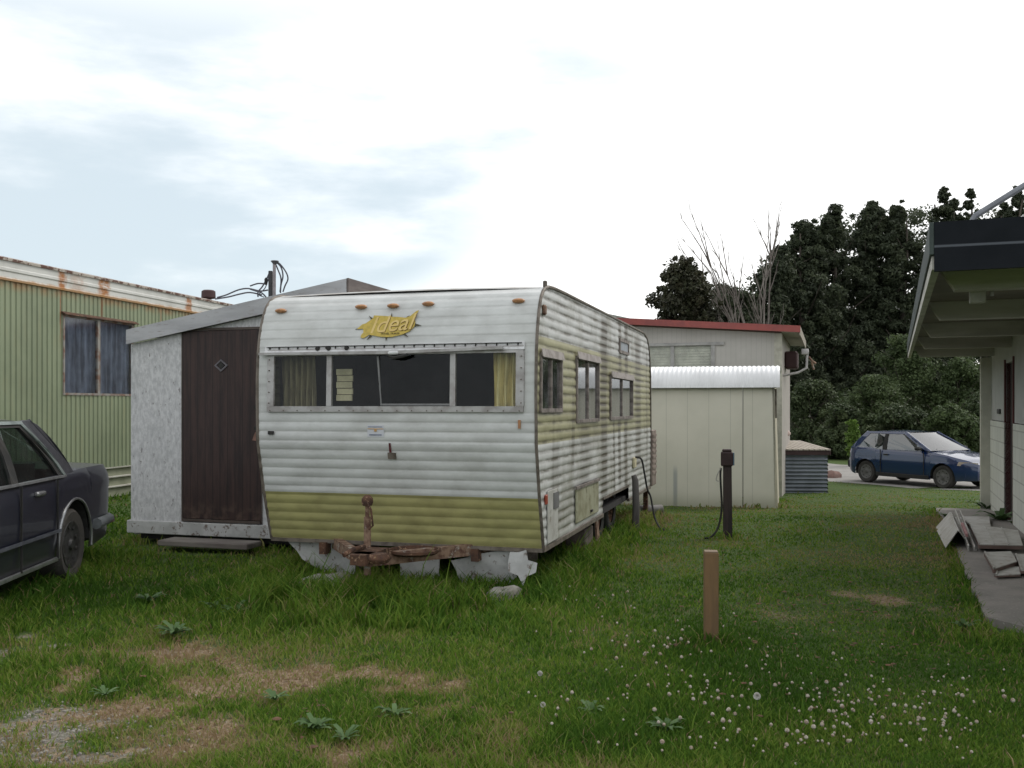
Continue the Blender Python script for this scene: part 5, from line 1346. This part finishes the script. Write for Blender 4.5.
for f, hh in ((1, -.02), (1.02, .10), (.75, .18), (.0, .2)):
    for i in range(n): a = 2*math.pi*i/n; rr_ = .22*(1+.25*math.sin(i*2.1+f)); vs.append((rr_*f*math.cos(a), rr_*f*.7*math.sin(a), hh+.02*math.sin(i*2.9)))
mb.add(vs, [(j*n+i, j*n+(i+1) % n, (j+1)*n+(i+1) % n, (j+1)*n+i) for j in range(3) for i in range(n)], True)
o = mb.build('pinkish_boulder', M('pink_rock', (.32, .20, .17), (.22, .15, .13), 5, rough=.9, bump=.5)); o.location = (x, y, z); tag(o, 'small pinkish boulder on the road edge right of the bin', 'rock')

# ------------------------------------------------------------------ grass
def outside(fr, x0, x1, y0, y1, x, y):
    lx = (x-fr.o[0])*fr.c + (y-fr.o[1])*fr.s; ly = -(x-fr.o[0])*fr.s + (y-fr.o[1])*fr.c
    return ~((lx > x0) & (lx < x1) & (ly > y0) & (ly < y1)), lx, ly
def grass(n, seed, wide=1.0):
    r = np.random.default_rng(seed)
    v = HZ + 26 + (440-26)*r.random(n)**.92; u = r.uniform(-330, 1290, n)
    d = EYE*F/(v-HZ); d = np.where(d > 12, 12 + (d-12)*.8, d); d = d*(1 + .04*r.normal(size=n))
    x = (u-512)/F*d; y = d
    keep = (d < 27)
    dry, bare = lawn(x, y)
    k, lx, ly = outside(TF, -W+.35, -.35, .45, L-.1, x, y); keep &= k
    tall = np.zeros(n)
    # taller growth under and around the trailer, posts and walls
    def edge(val, w): return np.exp(-(np.maximum(val, 0)/w)**2)
    dist = np.maximum(np.maximum(-W-lx, lx-0), np.maximum(-ly-.15, ly-L)); tall = np.maximum(tall, .75*edge(dist, .28))
    dd = np.hypot((lx+W/2)*.55, (ly+.75)*.9); tall = np.maximum(tall, 1.15*np.exp(-(dd/.62)**2)*(fbm(x, y, 3, 20) > .42))
    tall = np.maximum(tall, .7*np.exp(-((lx+.35)/.5)**2-((ly+.2)/.35)**2))
    k, lx, ly = outside(LF, -1.72, .9, -.0, 3.6, x, y); keep &= k; dist = np.maximum(np.maximum(-1.745-lx, lx-.8), -ly); tall = np.maximum(tall, .35*edge(dist, .2)*(ly < 3.6))
    keep &= ~((lx > -1.5) & (lx < -.2) & (ly > -.62) & (ly < .0) & (r.random(n) > .25))
    k, lx, ly = outside(SF, -3.2, .02, 0, 2.4, x, y); keep &= k; dist = np.maximum(np.maximum(-3.2-lx, lx-.03), -ly); tall = np.maximum(tall, .5*edge(dist, .15)*(fbm(x, y, 3, 25) > .45)*(ly < 2.4))
    k, lx, ly = outside(HF, -7, 0, 0, 4, x, y); keep &= k
    k, lx, ly = outside(MF, -4, -.02, -1, 14.5, x, y); keep &= k; tall = np.maximum(tall, .4*edge(lx, .3)*(ly > -1))
    k, lx, ly = outside(RF, xa+.02, 5, ya-.22, yb, x, y); keep &= k
    keep &= ~((lx > XW-.05) & (lx < 5) & (ly > .5) & (ly < YE)); 
    dist = np.abs(lx-xa) + 1.0*((ly < ya-.4) | (ly > 10.6)); tall = np.maximum(tall, .30*edge(dist, .14)); dist = np.hypot(np.maximum(0, xa-lx), ly-(ya-.25)); tall = np.maximum(tall, .35*edge(dist-.1, .3))
    k, lx, ly = outside(Frame(BX, BY, BA), 0, bw, 0, bdp, x, y); keep &= k
    # car footprints: blades between the wheels stay low
    k, lx, ly = outside(Frame(PX, PY, CA), -1.1, 3.4, -.8, .8, x, y); keep &= k | (np.abs(ly) > .6); tall = np.maximum(tall, .4*edge(np.maximum(np.abs(ly)-.85, np.maximum(-1.2-lx, 0)), .3))
    for (px_, py_) in ((sp.location.x, sp.location.y), (up.location.x, up.location.y)):
        q = np.hypot(x-px_, y-py_); tall = np.maximum(tall, .5*np.exp(-(q/.16)**2)); keep &= q > .06
    for (px_, py_) in STONES: q = np.hypot((x-px_)*.8, y-py_+.06); keep &= (q > .15) | (r.random(n) < .2)
    rd = (x-p0.x)*n_.x + (y-p0.y)*n_.y; keep &= (rd < -.05) | (r.random(n) < .02)
    keep &= r.random(n) > np.clip(bare*1.15*(.35+1.1*fbm(x, y, 6, 40)), 0, .93); keep &= r.random(n) > dry*.18
    left = sstep(2.5, -1.0, x)
    rough_ = fbm(x, y, .9, 30)
    Hh = (.020 + .017*left + .045*np.clip(rough_-.42, 0, 1)*(1+left)) * (1-.45*dry) + tall*.15
    Hh *= (.45 + .9*r.random(n)) * np.where(r.random(n) < .012, 2.0, 1.0)
    Hh *= np.where(y > 13, .8, 1)
    x, y, d, Hh, dry, tall, rough_ = [q[keep] for q in (x, y, d, Hh, dry, tall, rough_)]
    n = len(x); z = gz(x, y) + (fbm(x, y, 1.3, 2)-.5)*.05 - .004
    wd = (.0022 + .0016*r.random(n))*np.clip(d/4.2, .9, 4.2)*wide*np.where(tall > .3, 1.2, 1)
    a = r.random(n)*2*np.pi; bend = Hh*(.25 + .75*r.random(n)); b = r.random(n)*2*np.pi
    dx, dy = np.cos(b), np.sin(b); sx, sy = np.cos(a)*wd, np.sin(a)*wd
    def pt(fh, fb, fw, sg): return np.stack([x + dx*bend*fb + sg*sx*fw, y + dy*bend*fb + sg*sy*fw, z + Hh*fh], 1)
    V = np.stack([pt(0, 0, 1, -1), pt(0, 0, 1, 1), pt(.6, .3, .8, 1), pt(.6, .3, .8, -1), pt(1, 1, .05, 1)], 1).reshape(-1, 3)
    i = np.arange(n)*5; Q = np.stack([i, i+1, i+2, i+3], 1); T = np.stack([i+3, i+2, i+4], 1)
    tint = np.clip(.25 + .50*dry + .17*r.normal(size=n) + 1.1*(fbm(x, y, .55, 50)-.5) + .5*(fbm(x, y, 2.6, 60)-.5) + .14*sstep(6, 12, y)*sstep(-1, 2, x), 0, 1)
    tint = np.where(r.random(n) < .03+.30*dry, np.clip(.8+.2*r.random(n), 0, 1), tint)
    tint = np.where(tall > .35, tint*.8, tint)
    return V, Q, T, np.repeat(tint, 5)
t = NT('grass_blade'); a = t.attr('tint').outputs['Fac']
cr_ = t.n.new('ShaderNodeValToRGB'); e = cr_.color_ramp.elements
e[0].position = 0; e[0].color = (.050, .112, .015, 1); e[1].position = 1; e[1].color = (.27, .19, .11, 1)
for pz, c in ((.25, (.112, .205, .026)), (.5, (.185, .250, .042)), (.75, (.31, .24, .13))): m = e.new(pz); m.color = (*c, 1)
t.l.new(a, cr_.inputs[0]); d_ = t.n.new('ShaderNodeBsdfPrincipled'); t.l.new(cr_.outputs[0], d_.inputs['Base Color']); d_.inputs['Roughness'].default_value = .55; d_.inputs['Specular IOR Level'].default_value = .08
tr_ = t.n.new('ShaderNodeBsdfTranslucent'); t.l.new(cr_.outputs[0], tr_.inputs[0]); mx = t.n.new('ShaderNodeMixShader'); mx.inputs[0].default_value = .38
t.l.new(d_.outputs[0], mx.inputs[1]); t.l.new(tr_.outputs[0], mx.inputs[2]); t.l.new(mx.outputs[0], t.out.inputs[0]); m_blade = t.m
V, Q, T, A_ = grass(520000, 3)
o = np_mesh('lawn_grass', V, Q, m_blade, {'tint': A_}, None, T); tag(o, 'rough green lawn grass with dry brown patches', 'grass', kind='stuff')
# clover flowers
r = np.random.default_rng(8); fl = []
zones = [(600, 600, 60, 20, 16), (625, 660, 60, 25, 30), (700, 640, 60, 20, 8), (740, 700, 60, 30, 26), (860, 715, 75, 22, 80), (720, 745, 60, 20, 20), (930, 740, 70, 22, 40), (830, 745, 70, 20, 36), (660, 690, 60, 40, 24), (560, 715, 30, 30, 6), (980, 715, 50, 30, 18), (640, 740, 70, 20, 8), (820, 660, 80, 20, 10), (80, 600, 60, 20, 2)]
for (u, v, su, sv, n) in zones:
    for _ in range(n):
        uu, vv = r.normal(u, su*.6), r.normal(v, sv*.6)
        if vv > 560 and 500 < uu < 1060: dd_ = EYE*F/(vv-HZ); fl.append(((uu-512)/F*dd_, dd_))
mb = MB()
for (x, y) in fl:
    z = G(x, y) + .05 + .04*r.random(); s = .0055 + .0065*r.random()**2
    vs = []; 
    for (f, hh) in ((.5, -.7), (1, -.1), (.9, .5), (.35, .95)):
        for k in range(6): a = k*math.pi/3 + hh; vs.append((x+s*f*math.cos(a), y+s*f*math.sin(a), z+s*hh))
    mb.add(vs, [(j*6+k, j*6+(k+1) % 6, (j+1)*6+(k+1) % 6, (j+1)*6+k) for j in range(3) for k in range(6)] + [tuple(range(18, 24))], True)
cf = mb.build('clover_flowers', M('clover_white', (.38, .35, .29), (.22, .16, .11), 60, rough=.9)); tag(cf, 'scattered small white clover flowers in the lawn', 'clover', kind='stuff')
# seed heads and one white scrap
for (u, v, s, lab) in ((540, 679, .014, 'round dandelion seed head, farther one of the two left of the clover'), (543, 712, .013, 'round dandelion seed head, nearer one of the two left of the clover'), (757, 703, .018, 'largest white dandelion seed head below the wooden post')):
    x, y, z = at_ground(u, v+9); o = thing('dandelion', (x, y, z), 0, lab, 'flower', 'dandelion seed heads')
    mb = MB(); mb.tube([(0, 0, 0), (.004, 0, .05), (0, .0, .075)], .002, 5); mb.build('stem', M('stem_green', (.10, .13, .05)), o)
    mb = MB(); pts = r.normal(size=(90, 3)); pts /= np.linalg.norm(pts, axis=1)[:, None]
    for p_ in pts:
        q = Vector(p_)*s; w_ = q.orthogonal().normalized()*s*.22; b_ = q.cross(w_).normalized()*s*.22; c_ = Vector((0, 0, .078))
        mb.add([c_, c_+q+w_, c_+q-w_], [(0, 1, 2)]); mb.add([c_, c_+q+b_, c_+q-b_], [(0, 1, 2)])
    mb.build('seed_head', M('seed_white', (.62, .60, .55)), o)
# loose stones on the bare gravel and dead leaves in the thatch
def scatter(name, label, cat, n, zones_, smin, smax, flat, mat, seed, lift=0):
    r = np.random.default_rng(seed); mb = MB()
    for _ in range(n):
        u, v, su, sv = zones_[int(r.integers(len(zones_)))]
        vv = r.normal(v, sv); uu = r.normal(u, su)
        if vv < 540: continue
        d = EYE*F/(vv-HZ); x = (uu-512)/F*d; y = d; z = G(x, y)+lift*r.random(); s_ = smin + (smax-smin)*r.random()**2.5; a0 = r.random()*6
        n_ = 6; vs = [(x+s_*(.8+.5*r.random())*math.cos(a0+k*math.pi/3), y+s_*(.6+.5*r.random())*math.sin(a0+k*math.pi/3), z+s_*flat*(.2+.5*r.random())) for k in range(n_)]
        vs += [(x+s_*.5*math.cos(a0+k*math.pi/3), y+s_*.45*math.sin(a0+k*math.pi/3), z+s_*flat*1.0) for k in range(n_)]
        vs += [(p_[0], p_[1], z-.02 if not lift else p_[2]-.001) for p_ in vs[:n_]]
        mb.add(vs, [tuple(range(n_, 2*n_))] + [(k, (k+1) % n_, n_+(k+1) % n_, n_+k) for k in range(n_)] + [(12+k, 12+(k+1) % n_, (k+1) % n_, k) for k in range(n_)])
    o = mb.build(name, mat); tag(o, label, cat, kind='stuff')
scatter('gravel', 'small loose stones on the bare ground at the lower left', 'gravel', 800, [(25, 735, 45, 22), (5, 658, 20, 12), (75, 715, 35, 14), (60, 758, 60, 12), (150, 720, 70, 25)], .002, .010, .7, M('pebble', (.30, .28, .25), (.15, .14, .12), 9, rough=.95), 21)
scatter('dead_leaves', 'small brown dead leaves scattered through the lawn', 'leaf litter', 420, [(880, 610, 60, 16), (760, 605, 60, 14), (930, 650, 60, 16), (820, 660, 90, 25), (690, 690, 90, 40), (250, 690, 90, 30), (400, 710, 80, 25)], .006, .024, .35, M('dead_leaf', (.12, .065, .035), (.07, .04, .025), 12, rough=.9), 22, lift=.035)
# broad leaved weeds
m_weed = leaf_mat('weed_leaf', (.045, .09, .025), (.065, .12, .038), (.10, .16, .06), .2)
wd_ = [(175, 638, .16, 'left of centre beyond the brown patch'), (150, 605, .15, 'in the darker grass right of the sedan wheel'), (235, 618, .15, 'midway between the sedan and the drawbar'), (395, 722, .12, 'at the bottom beside a dry patch'), (315, 735, .12, 'lowest of the left weeds'), (275, 705, .10, 'between the dry patches'), (215, 612, .13, 'nearest the plank'), (345, 745, .10, 'at the bottom left of the twin weeds'), (105, 700, .09, 'at the edge of the bare gravel'), (590, 718, .10, 'among the first clover heads'), (665, 735, .11, 'left below the wooden post'), (430, 600, .10, 'in front of the drawbar'), (965, 632, .12, 'at the near end of the slab'), (986, 511, .38, 'against the foot of the corner post'), (1001, 523, .42, 'beside the dark doorway'), (947, 520, .16, 'behind the tent shaped sheet')]
for k, (u, v, s, where) in enumerate(wd_):
    x, y, z = at_ground(u, v); n = 14; rr_ = np.random.default_rng(100+k); VV = []; QQ = []; TT = []; s *= .85
    n = int(rr_.integers(16, 26))
    for i in range(n):
        a = i*2.4 + rr_.random()*.5; l = s*(.5+.6*rr_.random()); up_ = .35+.7*rr_.random(); c, q = math.cos(a), math.sin(a); w_ = l*.13
        pts = [(0, .004, 0), (l*.35, w_, l*up_*.4), (l*.75, w_*.9, l*up_*.6), (l, .002, l*up_*.5)]
        for (px_, pw_, pz_) in pts: VV += [(c*px_-q*pw_, q*px_+c*pw_, pz_), (c*px_+q*pw_, q*px_-c*pw_, pz_)]
        b_ = i*8
        for j in range(3): QQ.append((b_+j*2, b_+j*2+1, b_+j*2+3, b_+j*2+2))
        TT += [float(np.clip(rr_.normal(.5, .25), 0, 1))]*8
    o = np_mesh('broadleaf_weed', np.array(VV), np.array(QQ), m_weed, {'tint': np.array(TT)}); o.location = (x, y, z+.025)
    tag(o, 'leafy green weed rosette ' + where, 'weed', 'broad leaved weeds in the lawn')

# ------------------------------------------------------------------ sky, sun, camera
SUN_EL, SUN_AZ = R(48), R(58)          # azimuth clockwise from +Y (view direction)
w = bpy.data.worlds.new('World'); sc.world = w; w.use_nodes = True
nt = w.node_tree; nt.nodes.clear()
o_ = nt.nodes.new('ShaderNodeOutputWorld'); bg = nt.nodes.new('ShaderNodeBackground'); bg.inputs[1].default_value = .1
sky = nt.nodes.new('ShaderNodeTexSky'); sky.sky_type = 'NISHITA'; sky.sun_disc = False; sky.sun_elevation = SUN_EL; sky.sun_rotation = SUN_AZ
tc = nt.nodes.new('ShaderNodeTexCoord'); sp2 = nt.nodes.new('ShaderNodeSeparateXYZ'); nt.links.new(tc.outputs['Generated'], sp2.inputs[0])
def wm(op, a, b=0., c=None):
    n = nt.nodes.new('ShaderNodeMath'); n.operation = op
    for i, v in enumerate((a, b, c)):
        if v is None: continue
        if isinstance(v, bpy.types.NodeSocket): nt.links.new(v, n.inputs[i])
        else: n.inputs[i].default_value = v
    return n.outputs[0]
def wstep(v, lo, hi):
    n = nt.nodes.new('ShaderNodeMapRange'); n.interpolation_type = 'SMOOTHSTEP'; nt.links.new(v, n.inputs[0]); n.inputs[1].default_value = lo; n.inputs[2].default_value = hi; return n.outputs[0]
def wnoise(scale, det, stretch, loc=(0, 0, 0)):
    m = nt.nodes.new('ShaderNodeMapping'); nt.links.new(tc.outputs['Generated'], m.inputs[0]); m.inputs['Scale'].default_value = stretch; m.inputs['Location'].default_value = loc
    n = nt.nodes.new('ShaderNodeTexNoise'); nt.links.new(m.outputs[0], n.inputs[0]); n.inputs['Scale'].default_value = scale; n.inputs['Detail'].default_value = det; n.inputs['Roughness'].default_value = .55; return n.outputs[0]
def wmix(f, a, b):
    n = nt.nodes.new('ShaderNodeMix'); n.data_type = 'RGBA'
    for s_, v in ((n.inputs[0], f), (n.inputs[6], a), (n.inputs[7], b)):
        if isinstance(v, bpy.types.NodeSocket): nt.links.new(v, s_)
        else: s_.default_value = (*v, 1) if isinstance(v, tuple) else v
    return n.outputs[2]
X_, Y_, Z_ = sp2.outputs
nz = wnoise(2.4, 8, (1, 1, 3.6), (0, 0, .4)); nb = wnoise(1.3, 3, (1, 1, 2.0), (3, 1, 0))
# thick bright cloud, thinner grey-blue veil towards the left of the view
side_ = wstep(wm('ADD', wm('MULTIPLY', X_, -1.0), wm('MULTIPLY', wm('SUBTRACT', nb, .5), .8)), -.16, .10)
veil = wm('MULTIPLY', wstep(nz, .24, .54), side_)
veil = wm('MULTIPLY', veil, wstep(Z_, .48, .30))
cloud = wmix(veil, (10.0, 9.9, 9.7), (4.95, 5.65, 6.05))
over = wmix(wstep(Z_, .35, .9), cloud, (7.3, 7.4, 7.5))
dim = wstep(Y_, .2, -.6)                                        # sky behind the viewer is heavier
over = wmix(wm('MULTIPLY', dim, .6), over, (8.3, 8.5, 8.8))
fin = wmix(wm('ADD', .90, wm('MULTIPLY', side_, -.02)), sky.outputs[0], over)
nt.links.new(fin, bg.inputs[0]); nt.links.new(bg.outputs[0], o_.inputs[0])
sl_ = bpy.data.lights.new('sun', 'SUN'); sl_.energy = 1.0; sl_.angle = R(20); sl_.color = (1, .96, .9)
so = bpy.data.objects.new('sun', sl_); COL.objects.link(so)
dv = Vector((math.sin(SUN_AZ)*math.cos(SUN_EL), math.cos(SUN_AZ)*math.cos(SUN_EL), math.sin(SUN_EL)))
so.rotation_euler = dv.to_track_quat('Z', 'Y').to_euler(); so.location = (0, 0, 30)

cd = bpy.data.cameras.new('camera'); cam = bpy.data.objects.new('camera', cd); COL.objects.link(cam)
cam.location = (0, 0, EYE); cam.rotation_euler = (R(90), 0, 0)
cd.sensor_width = 36; cd.lens = 36*F/1024; cd.shift_x = 0; cd.shift_y = (HZ-384)/1024
cd.clip_start = .05; cd.clip_end = 2000; sc.camera = cam
sc.view_settings.view_transform = 'Standard'; sc.view_settings.look = 'None'; sc.view_settings.gamma = 1; sc.view_settings.exposure = .6
sc.cycles.use_denoising = True; sc.cycles.max_bounces = 6; sc.cycles.transparent_max_bounces = 12; sc.cycles.diffuse_bounces = 3
